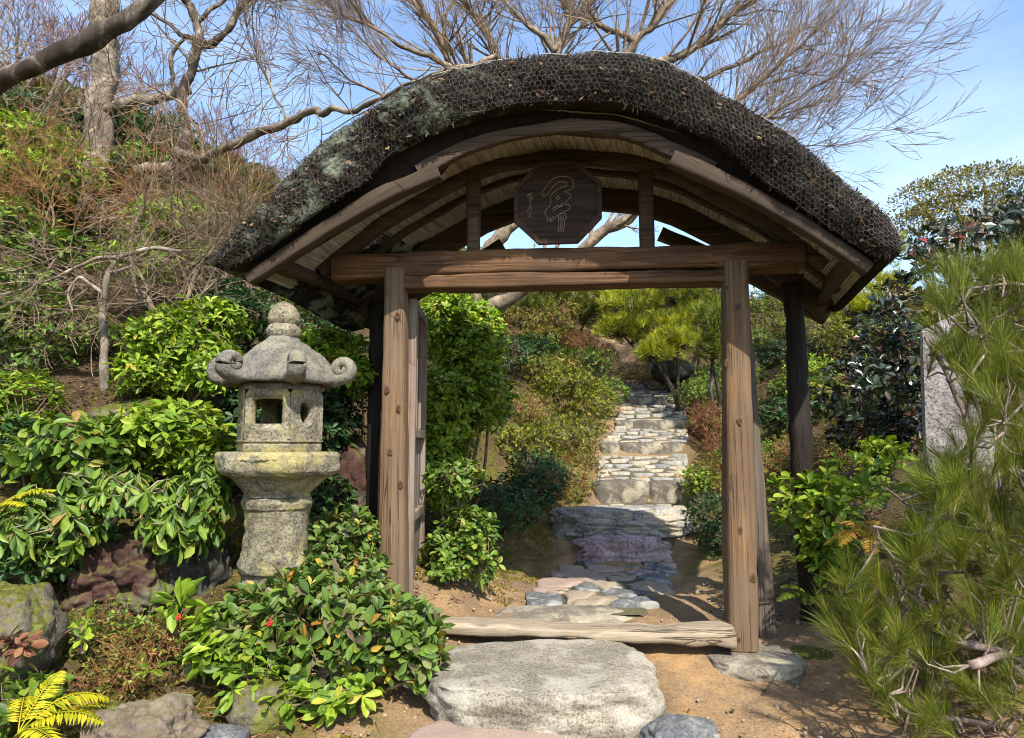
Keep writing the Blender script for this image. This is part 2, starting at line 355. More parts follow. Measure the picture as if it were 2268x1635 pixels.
def leaf_mat(name, cols, rough=.5, trans=.28, spec=.28, var=.35):
    """cols: list of (position, colour) over a per-leaf random number"""
    t = NT(name); g = t.n("NewGeometry"); oi = t.n("ObjectInfo")
    r = t.math('FRACT', t.math('ADD', g.outputs['Random Per Island'], oi.outputs['Random']))
    c = t.ramp(r, cols)
    v = t.noise(t.coord((1, 1, 1)), 3.5, 2)
    c = t.mix(1.0, c, t.ramp(v, [(.3, 1.0 - var), (.7, 1.0 + var * .4)]), 'MULTIPLY')
    t.done(c, rough, spec)
    tr = t.n("BsdfTranslucent"); cc = t.mix(1.0, c, (1.25, 1.25, .6), 'MULTIPLY'); t.l(cc, tr.inputs['Color'])
    ms = t.n("MixShader"); ms.inputs[0].default_value = trans
    t.l(t.b.outputs[0], ms.inputs[1]); t.l(tr.outputs[0], ms.inputs[2]); t.l(ms.outputs[0], t.out.inputs['Surface'])
    return t.m
M['lf_bright'] = leaf_mat("leaf_bright", [(0, (.07, .13, .014)), (.3, (.165, .27, .022)), (.65, (.25, .37, .028)), (.94, (.33, .42, .038)), (1, (.42, .36, .05))], .46, .3, .3)
M['lf_mid'] = leaf_mat("leaf_mid", [(0, (.045, .09, .014)), (.4, (.10, .18, .022)), (.8, (.17, .27, .03)), (.96, (.26, .30, .05)), (1, (.30, .18, .06))], .45, .25, .3)
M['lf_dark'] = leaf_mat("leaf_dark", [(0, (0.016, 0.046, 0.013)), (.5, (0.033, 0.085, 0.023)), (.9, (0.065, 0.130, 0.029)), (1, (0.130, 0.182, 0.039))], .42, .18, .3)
M['lf_deep'] = leaf_mat("leaf_deep", [(0, (.018, .032, .018)), (.6, (.036, .055, .028)), (.93, (.06, .08, .036)), (.97, (.13, .04, .03)), (1, (.22, .035, .03))], .26, .08, .6)
M['lf_yellow'] = leaf_mat("leaf_yellowgreen", [(0, (.06, .085, .014)), (.4, (.13, .165, .018)), (.75, (.23, .25, .022)), (.9, (.34, .32, .03)), (1, (.20, .11, .04))], .45, .3)
M['lf_mixed'] = leaf_mat("leaf_mixed", [(0, (0.050, 0.106, 0.020)), (.3, (0.106, 0.188, 0.027)), (.62, (0.163, 0.250, 0.037)), (.84, (0.175, 0.188, 0.069)), (.93, (0.163, 0.125, 0.081)), (.97, (0.400, 0.350, 0.037)), (1, (0.450, 0.200, 0.037))], .46, .25, .3)
M['lf_azalea'] = leaf_mat("leaf_azalea", [(0, (0.072, 0.086, 0.020)), (.35, (0.144, 0.173, 0.026)), (.6, (0.245, 0.274, 0.029)), (.8, (0.245, 0.173, 0.050)), (1, (0.245, 0.108, 0.043))], .5, .25)
M['lf_brown'] = leaf_mat("leaf_redbrown", [(0, (.075, .03, .018)), (.5, (.17, .07, .035)), (.85, (.27, .12, .06)), (1, (.20, .16, .03))], .6, .2)
M['litter'] = leaf_mat("leaf_litter", [(0, (.05, .03, .018)), (.5, (.13, .075, .04)), (.85, (.22, .14, .08)), (1, (.32, .22, .10))], .7, .1)
M['moss'] = leaf_mat("moss_tuft", [(0, (.06, .065, .010)), (.5, (.14, .14, .014)), (.9, (.24, .21, .02)), (1, (.20, .13, .03))], .7, .15, .1, .4)
M['fern'] = leaf_mat("fern_yellow", [(0, (.26, .30, .012)), (.5, (.44, .42, .014)), (1, (.58, .46, .02))], .5, .3, .3, .2)
M['ferng'] = leaf_mat("fern_green", [(0, (.07, .13, .012)), (.6, (.15, .22, .018)), (1, (.26, .30, .02))], .5, .3, .3, .2)
M['ferno'] = leaf_mat("fern_orange", [(0, (.22, .20, .02)), (.5, (.36, .24, .03)), (1, (.44, .18, .04))], .5, .3, .3, .2)
M['needle'] = leaf_mat("pine_needle", [(0, (0.043, 0.072, 0.010)), (.35, (0.102, 0.149, 0.015)), (.75, (0.196, 0.238, 0.022)), (.95, (0.306, 0.306, 0.043)), (1, (0.357, 0.204, 0.060))], .5, .2, .25, .3)
M['needle_y'] = leaf_mat("pine_needle_yellow", [(0, (0.115, 0.158, 0.018)), (.4, (0.273, 0.317, 0.020)), (.8, (0.461, 0.461, 0.025)), (1, (0.662, 0.576, 0.032))], .42, .25, .4, .3)
M['tree_far'] = leaf_mat("far_foliage", [(0, (0.075, 0.083, 0.030)), (.4, (0.165, 0.158, 0.038)), (.8, (0.285, 0.240, 0.053)), (1, (0.390, 0.315, 0.075))], .5, .25, .3, .35)

def bark(name, c1, c2, c3, moss=None, scale=18.0):
    t = NT(name); v = t.coord((1, 1, .55)); n = t.noise(v, scale, 7, .65, .5); n2 = t.noise(v, scale * .25, 4)
    c = t.ramp(n, [(.3, c1), (.5, c2), (.7, c3)]); c = t.mix(t.ramp(n2, [(.38, .75), (.58, 0.0)]), c, mul(c1, .7))
    if moss: c = t.mix(t.ramp(t.noise(v, 3.1, 4), [(.56, 0.0), (.64, .8)]), c, moss)
    t.bump(n, .8, .015); return t.done(c, .85, .2)
M['bark'] = bark("maple_bark", (.10, .075, .05), (.23, .175, .12), (.36, .30, .22), None)
M['bark_moss'] = bark("mossy_bark", (.11, .09, .07), (.26, .21, .16), (.40, .34, .27), (.075, .072, .012), 14)
M['bark_dark'] = bark("dark_bark", (.022, .016, .012), (.075, .056, .042), (.34, .30, .25), None, 9)
M['twig'] = bark("twig", (0.132, 0.090, 0.060), (0.252, 0.180, 0.120), (0.372, 0.282, 0.204), None, 30)
M['twig_red'] = bark("reddish_twig", (0.120, 0.060, 0.050), (0.228, 0.120, 0.098), (0.324, 0.192, 0.156), None, 30)
M['twig_pale'] = bark("pale_twig", (.20, .15, .10), (.34, .265, .185), (.45, .37, .27), None, 30)
M['twig_orange'] = bark("orange_twig", (0.204, 0.090, 0.036), (0.348, 0.168, 0.072), (0.432, 0.252, 0.120), None, 30)
M['pinebark'] = bark("pine_bark", (.09, .065, .055), (.25, .19, .16), (.44, .37, .31), None, 20)

def thatch_mat(name, lo, mid, hi):
    t = NT(name); v = t.coord((1, 1, 1)); g = t.n("NewGeometry")
    n = t.noise(v, 26, 8, .75, .8); n2 = t.noise(v, 4.5, 5, .65)
    c = t.ramp(t.math('ADD', t.math('MULTIPLY', n, .75), t.math('MULTIPLY', g.outputs['Random Per Island'], .28)), [(.3, lo), (.56, mid), (.86, hi)])
    sx = t.n("SeparateXYZ"); t.l(v, sx.inputs[0])
    left = t.ramp(t.math('MULTIPLY', sx.outputs[0], -1.0), [(.25, .06), (.75, 1.0)])
    spot = t.ramp(t.noise(t.coord((1, 1, 1.4), rot=(0, .5, 0)), 5.5, 6, .7, .4), [(.50, 0.0), (.61, .85)])
    c = t.mix(t.mix(1.0, left, spot, 'MULTIPLY'), c, (.30, .34, .24))
    rust = t.ramp(t.noise(v, 7.5, 4, .6, .2), [(.66, 0.0), (.74, .6)])
    c = t.mix(rust, c, (.19, .105, .055))
    t.bump(n, 1.0, .03); return t.done(c, .92, .15)
M['thatch'] = thatch_mat("thatch", (.006, .005, .004), (.030, .022, .017), (.085, .062, .047))
M['fibre'] = thatch_mat("thatch_fibre", (.014, .011, .009), (.048, .034, .026), (.15, .105, .078))
def plain(name, col, rough=.7, spec=.3, nscale=30, var=.4):
    t = NT(name); n = t.noise(t.coord((1, 1, 1)), nscale, 4)
    return t.done(t.mix(1.0, col, t.ramp(n, [(.3, 1 - var), (.7, 1 + var * .3)]), 'MULTIPLY'), rough, spec)
M['wire'] = plain("wire", (.12, .125, .115), .45, .5)
M['whitewire'] = plain("white_wire", (.42, .40, .36), .5, .4)
M['carve'] = plain("carved_line", (.27, .21, .145), .8, .2, 60, .5)
M['iron'] = plain("black_iron", (.02, .02, .02), .6, .3)
M['berry'] = plain("red_berry", (.55, .012, .012), .25, .5, 30, .15)
def reed_mat():
    t = NT("reed"); g = t.n("NewGeometry"); n = t.noise(t.coord((20, 2, 20)), 2, 5)
    c = t.ramp(g.outputs['Random Per Island'], [(0, (.40, .37, .29)), (.5, (.58, .54, .44)), (1, (.68, .63, .52))])
    c = t.mix(t.ramp(n, [(.35, .5), (.6, 0.0)]), c, (.10, .075, .05)); return t.done(c, .8, .2)
M['reed'] = reed_mat()
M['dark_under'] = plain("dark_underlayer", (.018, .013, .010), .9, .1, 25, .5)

def ground_mat():
    t = NT("soil"); v = t.coord((1, 1, 1))
    a = t.n("Attribute"); a.attribute_name = "moss"; b = t.n("Attribute"); b.attribute_name = "litter"
    n1 = t.noise(v, 1.7, 6, .6, .5); n2 = t.noise(v, 9, 6, .65); n3 = t.noise(v, 75, 4, .7)
    c = t.ramp(n1, [(.33, (.15, .098, .054)), (.5, (.25, .162, .083)), (.66, (.39, .235, .10))])
    c = t.mix(t.ramp(n2, [(.38, .6), (.58, 0.0)]), c, (.15, .105, .07))
    c = t.mix(t.ramp(n3, [(.56, 0.0), (.66, .7)]), c, (.36, .28, .19)); c = t.mix(t.ramp(n3, [(.34, .75), (.44, 0.0)]), c, (.075, .055, .038))
    lc = t.ramp(t.noise(v, 38, 5, .7), [(.35, (.028, .02, .012)), (.55, (.075, .048, .028)), (.7, (.15, .095, .055))])
    c = t.mix(b.outputs['Fac'], c, lc)
    mc = t.ramp(t.noise(v, 30, 5, .7), [(.3, (.035, .036, .008)), (.5, (.085, .085, .012)), (.72, (.15, .135, .02))])
    mf = t.math('MULTIPLY', a.outputs['Fac'], t.ramp(t.noise(v, 6.0, 5, .65), [(.36, 0.0), (.56, 1.0)]), True)
    c = t.mix(mf, c, mc)
    h = t.math('ADD', t.math('MULTIPLY', n2, .8), t.math('MULTIPLY', n3, .35))
    t.bump(h, .9, .02); return t.done(c, .95, .12)
M['soil'] = ground_mat()
def hill_mat():
    t = NT("pebble"); oi = t.n("NewGeometry")
    return t.done(t.ramp(oi.outputs['Random Per Island'], [(0, (.16, .11, .07)), (.5, (.33, .26, .18)), (1, (.34, .28, .21))]), .85, .2)
M['pebble'] = hill_mat()
# ------------------------------------------------------------------ terrain
_ctl = [at(*p) for p in [
    (1500, 1640, 3.06), (2000, 1640, 3.02), (1200, 1640, 3.05), (850, 1640, 3.02), (1650, 1450, 3.85), (1900, 1520, 3.55), (1300, 1560, 3.4),
    (1000, 1450, 3.75), (900, 1540, 3.4),
    (1050, 1345, 4.45), (1250, 1290, 5.25), (1550, 1305, 5.0), (1100, 1245, 5.9), (1500, 1262, 5.8), (1250, 1185, 6.6), (1540, 1190, 6.4),
    (560, 1600, 3.12), (250, 1575, 3.15), (60, 1560, 3.1), (250, 1440, 3.45), (60, 1420, 3.4), (280, 1290, 3.85), (100, 1250, 3.9), (330, 905, 4.75), (100, 900, 4.7),
    (617, 1320, 3.8), (500, 1400, 3.6), (780, 1330, 4.0), (820, 1160, 4.8), (700, 1010, 5.3), (500, 800, 6.2), (250, 640, 7.2), (50, 560, 7.4), (230, 380, 9.8), (20, 310, 10),
    (420, 400, 10.2), (620, 500, 11), (800, 660, 9), (980, 860, 7.4), (1000, 1210, 5.9), (1060, 1030, 7.0), (1150, 1110, 6.9), (1220, 930, 9.0), (1200, 800, 11), (1050, 715, 9.6),
    (1300, 720, 13), (1450, 850, 12.2), (1600, 830, 12.6), (1600, 960, 9.6), (1570, 1100, 7.3), (1590, 1230, 6.0),
    (1720, 1040, 7), (1800, 930, 8.2), (1800, 790, 11), (1960, 740, 12), (1750, 1280, 5), (1880, 1380, 4.1), (2100, 1180, 4.6), (2250, 1350, 3.6), (2300, 1050, 5.5),
    (0, 190, 17), (300, 280, 17), (600, 420, 17), (900, 560, 18), (1250, 630, 20), (1450, 640, 20), (1800, 680, 22), (2250, 700, 24)]]
_ctl += [np.array(p, float) for p in [(0, -4, -.34), (-3, -4, -.2), (3, -4, -.3), (0, -8, -.6), (-30, -8, 4), (-8, -2, 2.2), (-30, 12, 13), (-30, 40, 17), (30, -8, 0), (8, -2, .1), (30, 12, 4), (30, 40, 8), (0, 42, 8.5), (-12, 30, 13)]]
_ctl = np.array(_ctl)
def _phi(r2): return np.where(r2 > 0, .5 * r2 * np.log(np.maximum(r2, 1e-12)), 0)
_n = len(_ctl); _X = _ctl[:, :2]
_A = np.zeros((_n + 3, _n + 3)); _A[:_n, :_n] = _phi(((_X[:, None] - _X[None]) ** 2).sum(-1)) + np.eye(_n) * .02
_A[:_n, _n] = 1; _A[:_n, _n + 1:] = _X; _A[_n, :_n] = 1; _A[_n + 1:, :_n] = _X.T
_W = np.linalg.solve(_A, np.concatenate([_ctl[:, 2], [0, 0, 0]]))
# path: (depth, x_left, x_right, z) of the walking surface
def _pp(d, l, r, y): a, b = at(l, y, d), at(r, y, d); return (d - 4.0, a[0], b[0], a[2])
PATH = np.array([_pp(3.95, 1095, 1500, 1392), _pp(4.3, 1130, 1440, 1362), _pp(5.9, 1245, 1485, 1256), _pp(6.2, 1270, 1490, 1222), _pp(6.65, 1240, 1515, 1165), _pp(7.18, 1320, 1512, 1116),
                 _pp(7.24, 1320, 1512, 1072), _pp(8.60, 1330, 1510, 1008), _pp(8.66, 1330, 1510, 987), _pp(9.60, 1360, 1518, 950), _pp(9.66, 1365, 1520, 936), _pp(10.6, 1378, 1512, 896), _pp(10.66, 1378, 1505, 884), _pp(11.6, 1366, 1470, 862), _pp(12.6, 1330, 1420, 845)])
def terrain(x, y):
    x = np.asarray(x, float); y = np.asarray(y, float); sh = x.shape; x = x.ravel(); y = y.ravel()
    xc = np.clip(x, -30, 30); yc = np.clip(y, -8, 42)
    P = np.stack([xc, yc], 1); z = np.empty(len(P))
    for i in range(0, len(P), 20000):
        q = P[i:i + 20000]; z[i:i + 20000] = _phi(((q[:, None] - _X[None]) ** 2).sum(-1)) @ _W[:_n] + _W[_n] + q @ _W[_n + 1:]
    # bed the path into the slope
    l = np.interp(y, PATH[:, 0], PATH[:, 1]); r = np.interp(y, PATH[:, 0], PATH[:, 2]); zz = np.interp(y, PATH[:, 0], PATH[:, 3])
    out = np.maximum(np.maximum(l - x, x - r), 0); wgt = np.clip(1 - out / .35, 0, 1) * (y > .0) * (y < 8.6); wgt = wgt * wgt * (3 - 2 * wgt) * np.clip((y - .0) / .4, 0, 1)
    z = z * (1 - wgt) + (zz - .03) * wgt
    return z.reshape(sh)
def tz(x, y): return float(terrain(np.array([x]), np.array([y]))[0])
def ground_at(px, py, d0=2.6, d1=30):
    d = np.concatenate([np.arange(d0, 9, .02), np.arange(9, d1, .1)]); r = ray(px, py); P = CAM + np.outer(d / r[1], r)
    below = P[:, 2] <= terrain(P[:, 0], P[:, 1])
    i = int(np.argmax(below)) if below.any() else len(d) - 1
    return P[i], d[i]
_gx = np.concatenate([[-400, -150, -70], np.arange(-30, -8, .6), np.arange(-8, -3.2, .16), np.arange(-3.2, 3.6, .035), np.arange(3.6, 8, .16), np.arange(8, 30.1, .6), [70, 150, 400]])
_gy = np.concatenate([[-400, -150, -50, -20], np.arange(-8, -2, .3), np.arange(-2, 2.6, .035), np.arange(2.6, 8, .07), np.arange(8, 14, .2), np.arange(14, 42, .8), [45, 60, 120, 400]])
_XX, _YY = np.meshgrid(_gx, _gy, indexing='ij'); _ZZ = terrain(_XX, _YY)
_det = np.array([fbm((x, y, 0), 1.7, 4, 2) * .035 + fbm((x, y, 3), 8, 2, 4) * .008 for x, y in zip(_XX.ravel(), _YY.ravel())]).reshape(_XX.shape)
_ZZ = _ZZ + _det * np.where(np.abs(_XX) < 31, 1, 0)
gme = np_mesh("ground", np.stack([_XX, _YY, _ZZ], -1).reshape(-1, 3), [grid_faces(len(_gx), len(_gy))[:, ::-1]])
def sstep(a, b, x): t = np.clip((x - a) / (b - a), 0, 1); return t * t * (3 - 2 * t)
_pl = np.interp(_YY, PATH[:, 0], PATH[:, 1]); _pr = np.interp(_YY, PATH[:, 0], PATH[:, 2])
_off = np.maximum(np.maximum(_pl - _XX, _XX - _pr), 0)
_moss = np.where(_YY > .35, sstep(.22, .6, _off) * np.where(_YY > 1.4, 1.0, sstep(.35, 1.3, _YY)), 0) + np.where(_YY <= .35, sstep(-.60, -.95, _XX + .25 * _YY), 0)
_moss = _moss * np.where(_YY > .35, 1 - .85 * sstep(.7, 1.5, _off), .75)
_moss = np.maximum(_moss, np.where((_YY > 1.6), sstep(.02, .2, _off) * .8 * (1 - sstep(.4, .9, _off)), 0))
_litter = np.where(_YY > .2, sstep(.55, 1.1, _off), 0); _litter = np.maximum(_litter, np.where(_YY <= .2, sstep(-.72, -1.1, _XX + .3 * (_YY + .8)), 0)); _litter = np.maximum(_litter, sstep(1.9, 2.6, _XX))
for nm, arr in (("moss", np.clip(_moss, 0, 1)), ("litter", np.clip(_litter, 0, 1))):
    at_ = gme.attributes.new(nm, 'FLOAT', 'POINT'); at_.data.foreach_set("value", arr.ravel().astype(np.float32))
ground = link("ground", gme, M['soil'], kind="structure"); ground["label"] = "ochre trodden soil with moss rising into a wooded slope"

# ------------------------------------------------------------------ stone path behind the gate (each stone its own piece)
path = link("path", None, kind="structure"); path["label"] = "stone path climbing in steps behind the gate"
RNG = np.random.default_rng(5)
def path_stone(name, mat, px, py, hw, hh, seed, up=.03, thick=.14, d=None, boxy=3.2, rough=.14, sub=3, **kw):
    if d is None: g, d = ground_at(px, py)
    else: g = at(px, py, d)
    wx = 2 * hw * d / FPX; depth = max(.06, 2 * hh * d / FPX / max(.18, (CAM[2] - g[2]) / d + .05))
    me = rock_mesh(name, (wx, depth, thick), seed, sub, boxy, rough, .03, **kw)
    o = link(name, me, mat, path, (g[0], g[1], g[2] - thick / 2 + up)); return o
_pv = [('tan', 1255, 1360, 168, 22), ('bluegrey', 1412, 1344, 46, 16), ('bluegrey', 1198, 1326, 24, 17), ('tan', 1292, 1326, 76, 14), ('bluegrey', 1372, 1322, 26, 10), ('tan', 1424, 1304, 58, 20),
       ('tan', 1344, 1308, 26, 11), ('pink', 1246, 1301, 40, 13), ('bluegrey', 1305, 1311, 18, 7), ('pink', 1300, 1285, 62, 16), ('pink', 1268, 1277, 26, 8), ('tan', 1262, 1260, 36, 11), ('pink', 1338, 1266, 28, 8), ('bluegrey', 1390, 1252, 62, 11),
       ('purple', 1432, 1277, 34, 7), ('bluegrey', 1470, 1268, 26, 8), ('bluegrey', 1455, 1288, 22, 7), ('purple', 1480, 1252, 16, 9), ('tan', 1372, 1283, 14, 6), ('bluegrey', 1300, 1247, 20, 6), ('pink', 1225, 1315, 14, 6)]
path_stone("paving_stone", M['slab'], 1255, 1362, 168, 24, 3, up=.03, sub=5, rough=.20, boxy=3.2)
# cobbled treads: irregular cells
def clip_half(poly, n, c):
    out = []
    for i in range(len(poly)):
        a, b = poly[i], poly[(i + 1) % len(poly)]; da, db = a @ n - c, b @ n - c
        if da <= 0: out.append(a)
        if da * db < 0: out.append(a + (b - a) * da / (da - db))
    return out
def cobble_mesh(poly, h, rng):
    poly = np.array(poly); c = poly.mean(0); pts = []
    n = len(poly)
    for i in range(n):                                   # round each corner
        a, b, d = poly[i - 1], poly[i], poly[(i + 1) % n]
        pts += [b + (a - b) * .22, b + ((a + d) / 2 - b) * .09, b + (d - b) * .22]
    pts = np.array(pts); k = len(pts); tilt = rng.normal(0, .012, 2)
    def lay(s, z): q = c + (pts - c) * s; return np.concatenate([q, (z + (q - c) @ tilt)[:, None]], 1)
    V = np.concatenate([lay(.99, -.06), lay(.97, h * .35), lay(.86, h), lay(.45, h * 1.12), [[c[0], c[1], h * 1.15]]]); V[:, :2] -= c
    F4 = [[r * k + j, r * k + (j + 1) % k, (r + 1) * k + (j + 1) % k, (r + 1) * k + j] for r in range(3) for j in range(k)]
    return np_mesh("cobble", V, [np.array([[3 * k + j, 3 * k + (j + 1) % k, 4 * k] for j in range(k)]), np.array(F4)]), c
def slab_mesh(poly, h, rng, seed):
    poly = np.array(poly); c = poly.mean(0); pts = resample(np.concatenate([poly, poly[:1]]), 29)[:-1]
    for _ in range(2): pts = (np.roll(pts, 1, 0) + 2 * pts + np.roll(pts, -1, 0)) / 4
    rr = np.array([1 + .10 * fbm((p[0], p[1], 0), 7, 3, seed) for p in pts]); pts = c + (pts - c) * np.minimum(rr, 1.04)[:, None]; k = len(pts); V = []
    tl = rng.normal(0, .03, 2)
    for s_, z in ((1.0, -.10), (1.0, h * .3), (.96, h * .8), (.86, h), (.6, h * 1.05), (.3, h * 1.08)):
        for p in pts:
            q = c + (p - c) * s_; V.append((q[0], q[1], z + ((q - c) @ tl if z > 0 else 0) + (.020 * fbm((q[0], q[1], seed), 9, 3, 4) if z > 0 else 0)))
    V.append((c[0], c[1], h * 1.08)); V = np.array(V); V[:, :2] -= c
    return np_mesh("paving_stone", V, [np.array([[5 * k + j, 5 * k + (j + 1) % k, 6 * k] for j in range(k)]), np.array([[r * k + j, r * k + (j + 1) % k, (r + 1) * k + (j + 1) % k, (r + 1) * k + j] for r in range(5) for j in range(k)])]), c
_by = np.concatenate([np.arange(.35, 8.55, .04)]); _bl = np.interp(_by, PATH[:, 0], PATH[:, 1]) - .02; _br = np.interp(_by, PATH[:, 0], PATH[:, 2]) + .02; _bz = np.interp(_by, PATH[:, 0], PATH[:, 3]) - .012
_bv = np.stack([np.stack([_bl + (_br - _bl) * t, _by, _bz - (.05 if t in (0, 1) else 0)], 1) for t in (0, .1, .5, .9, 1)], 1)
link("path_bed", np_mesh("path_bed", _bv.reshape(-1, 3), [grid_faces(len(_by), 5)[:, ::-1]]), M['bed'], path)
def tread(y0, y1, sx, seed):
    rng = np.random.default_rng(seed); zs = lambda y: np.interp(y, PATH[:, 0], PATH[:, 3])
    seeds = []
    for _ in range(900):
        y = rng.uniform(y0, y1); l = np.interp(y, PATH[:, 0], PATH[:, 1]); rr = np.interp(y, PATH[:, 0], PATH[:, 2]); q = (rng.uniform(l, rr), y); md = sx * rng.uniform(.6, 1.15)
        if all(((q[0] - a) * .8) ** 2 + (q[1] - b) ** 2 > md * md for a, b in seeds): seeds.append(q)
    S = np.array(seeds)
    for i, s in enumerate(S):
        l = np.interp(s[1], PATH[:, 0], PATH[:, 1]) - rng.uniform(0, .05); r = np.interp(s[1], PATH[:, 0], PATH[:, 2]) + rng.uniform(0, .05)
        poly = [np.array(q) for q in ((l, y0), (r, y0), (r, y1), (l, y1))]
        for j, t in enumerate(S):
            if i != j:
                n = t - s; ln = np.linalg.norm(n)
                if ln < 4 * sx: poly = clip_half(poly, n / ln, (s + t) @ (n / ln) / 2 - rng.uniform(.006, .015))
                if len(poly) < 3: break
        if len(poly) < 3: continue
        me, c = cobble_mesh(poly, rng.uniform(.002, .008), rng)
        link("cobble", me, M['cobble'], path, (c[0], c[1], float(zs(c[1])) - .005))
PAVE = [(m,) + tuple(ground_at(px, py)[0][:2]) for (m, px, py, hw, hh) in _pv[1:]]
PAVE += [('tan', PAVE[2][1] + .12, PAVE[2][2] - .09), ('bluegrey', PAVE[12][1] + .16, PAVE[12][2] + .05)]
_S = np.array([q[1:] for q in PAVE]); _rg = np.random.default_rng(9)
for i, (m, sx, sy) in enumerate(PAVE):
    l = np.interp(sy, PATH[:, 0], PATH[:, 1]) - .05; r = np.interp(sy, PATH[:, 0], PATH[:, 2]) + .02
    poly = [np.array(q) for q in ((l, _S[:, 1].min() - .10), (r, _S[:, 1].min() - .10), (r, 2.02), (l, 2.02))]
    for j, t in enumerate(_S):
        if i != j:
            n = t - _S[i]; ln = np.linalg.norm(n); poly = clip_half(poly, n / ln, (_S[i] + t) @ (n / ln) / 2 - .010)
            if len(poly) < 3: break
    if len(poly) < 3: continue
    me, c = slab_mesh(poly, _rg.uniform(.012, .03), _rg, i); link("paving_stone", me, M[m], path, (c[0], c[1], float(np.interp(c[1], PATH[:, 0], PATH[:, 3])) - .02))
for args in ((3.25, 4.66, .21, 1), (4.67, 5.66, .20, 2), (5.67, 6.66, .23, 3), (6.67, 7.6, .25, 4), (2.78, 3.24, .2, 6)): tread(*args)
# riser blocks at the front of each step
for i, (m, x0, x1, y0, y1, d, th) in enumerate([('riser', 1312, 1442, 1066, 1120, 7.24, .30), ('riser', 1436, 1516, 1068, 1120, 7.24, .30),
        ('riser', 1328, 1374, 982, 1006, 8.66, .26), ('riser', 1370, 1468, 981, 1006, 8.66, .26), ('riser', 1464, 1513, 981, 1006, 8.68, .26),
        ('riser', 1362, 1403, 932, 952, 9.66, .26), ('riser', 1399, 1524, 931, 950, 9.66, .26), ('riser', 1384, 1446, 879, 897, 10.66, .26), ('riser', 1442, 1478, 880, 897, 10.66, .26)]):
    a, b = at(x0, y0, d), at(x1, y1, d); wx = b[0] - a[0]; h = a[2] - b[2] + .10
    me = rock_mesh("riser_stone", (wx * 1.02, th, h), 40 + i, 4, 5.0, .05, .02, crack=.05)
    link("riser_stone", me, M[m], path, ((a[0] + b[0]) / 2, d - 4 + th * .28, a[2] - h / 2 + .012))

def rock_thing(name, label, mat, px, py, hw, hh, d=None, depth=None, seed=0, sub=5, cat="stone", sink=.15, z_up=0.0, group=None, **kw):
    """free-standing stone seen at px,py with half sizes in survey pixels"""
    g, dd = (ground_at(px, py + hh * .8)) if d is None else (at(px, py, d), d)
    c = at(px, py, dd); wx = 2 * hw * dd / FPX; h = 2 * hh * dd / FPX
    me = rock_mesh(name, (wx, depth or wx * .7, h * (1 + sink)), seed, sub, **kw)
    base = np.array([c[0], c[1], c[2] - h / 2]); me.transform(Matrix.Translation((0, 0, h / 2 - h * sink / 2)))
    o = link(name, me, mat, None, base + np.array([0, 0, z_up])); return tag(o, label, cat, group)
rock_thing("step_stone", "purple-grey craggy block of stone forming the first step behind the gate", M['purple'], 1380, 1218, 114, 33, 6.2, .42, 21, 5, "step stone", .3, boxy=4, rough=.16, fine=.05, crack=.16, flat_top=.1, layers=.03, facet=.2)
rock_thing("step_stone", "wide dark slab with a sunlit top, second step behind the gate", M['blackstep'], 1370, 1150, 150, 30, 6.7, .55, 22, 6, "step stone", .5, boxy=4.5, rough=.14, fine=.06, crack=.12, flat_top=.1, facet=.12)
_me = rock_mesh("stepping_stone", (1.12, .88, .52), 31, 6, 3.8, .10, .030, flat_top=.38, facet=.07); _me.transform(Matrix.Translation((0, 0, .05)))
tag(link("stepping_stone", _me, M['granite'], None, (at(1203, 1500, 3.45)[0], -.56, -.105)), "big flat-topped pale granite boulder before the gate sill", "stone")
rock_thing("stepping_stone", "flat pinkish stone cut off by the bottom edge of the picture", M['pink'], 1080, 1652, 170, 36, 2.98, .5, 32, 5, "stone", .2, boxy=2.6, rough=.08, fine=.012, flat_top=.4)
rock_thing("stone", "small blue-grey rough stone at the bottom right of the granite boulder", M['bluegrey'], 1505, 1634, 92, 40, 3.0, .34, 33, 5, "stone", .3, boxy=2.6, rough=.18, fine=.07, crack=.1, facet=.2)
rock_thing("foundation_stone", "low yellowish stone carrying the foot of the right gate post", M['slab'], 1662, 1452, 98, 17, 3.84, .5, 34, 5, "stone", .8, boxy=3.4, rough=.12, fine=.03, flat_top=.35)
rock_thing("stone", "low greenish stone half buried right of the post foundation", M['mossrock'], 1790, 1452, 60, 20, 3.95, .3, 35, 4, "stone", .5, boxy=2.8, rough=.12)
rock_thing("boulder", "rounded moss-capped boulder at the left edge", M['mossrock'], 15, 1395, 94, 98, 3.15, .5, 36, 6, "boulder", .2, boxy=2.4, rough=.16, fine=.06, facet=.1)
rock_thing("boulder", "angular pinkish boulder at the bottom left near the yellow fern", M['pinkboulder'], 318, 1630, 118, 76, 2.9, .42, 37, 6, "boulder", .2, boxy=2.8, rough=.22, fine=.07, crack=.10, facet=.22)
rock_thing("stone", "flat grey stone slab beside the pinkish boulder at the bottom", M['bluegrey'], 470, 1636, 72, 18, 2.98, .2, 38, 4, "stone", .3, boxy=3, rough=.12)
rock_thing("boulder", "dark red craggy rock under the drooping shrub", M['redrock'], 290, 1262, 130, 92, 3.85, .5, 39, 6, "boulder", .2, boxy=3.2, rough=.24, fine=.09, crack=.2, facet=.3)
rock_thing("boulder", "dark lichen-spotted rock left of the lantern pillar", M['darkrock'], 455, 1270, 75, 80, 3.95, .4, 41, 6, "boulder", .2, boxy=2.8, rough=.2, fine=.08, facet=.2)
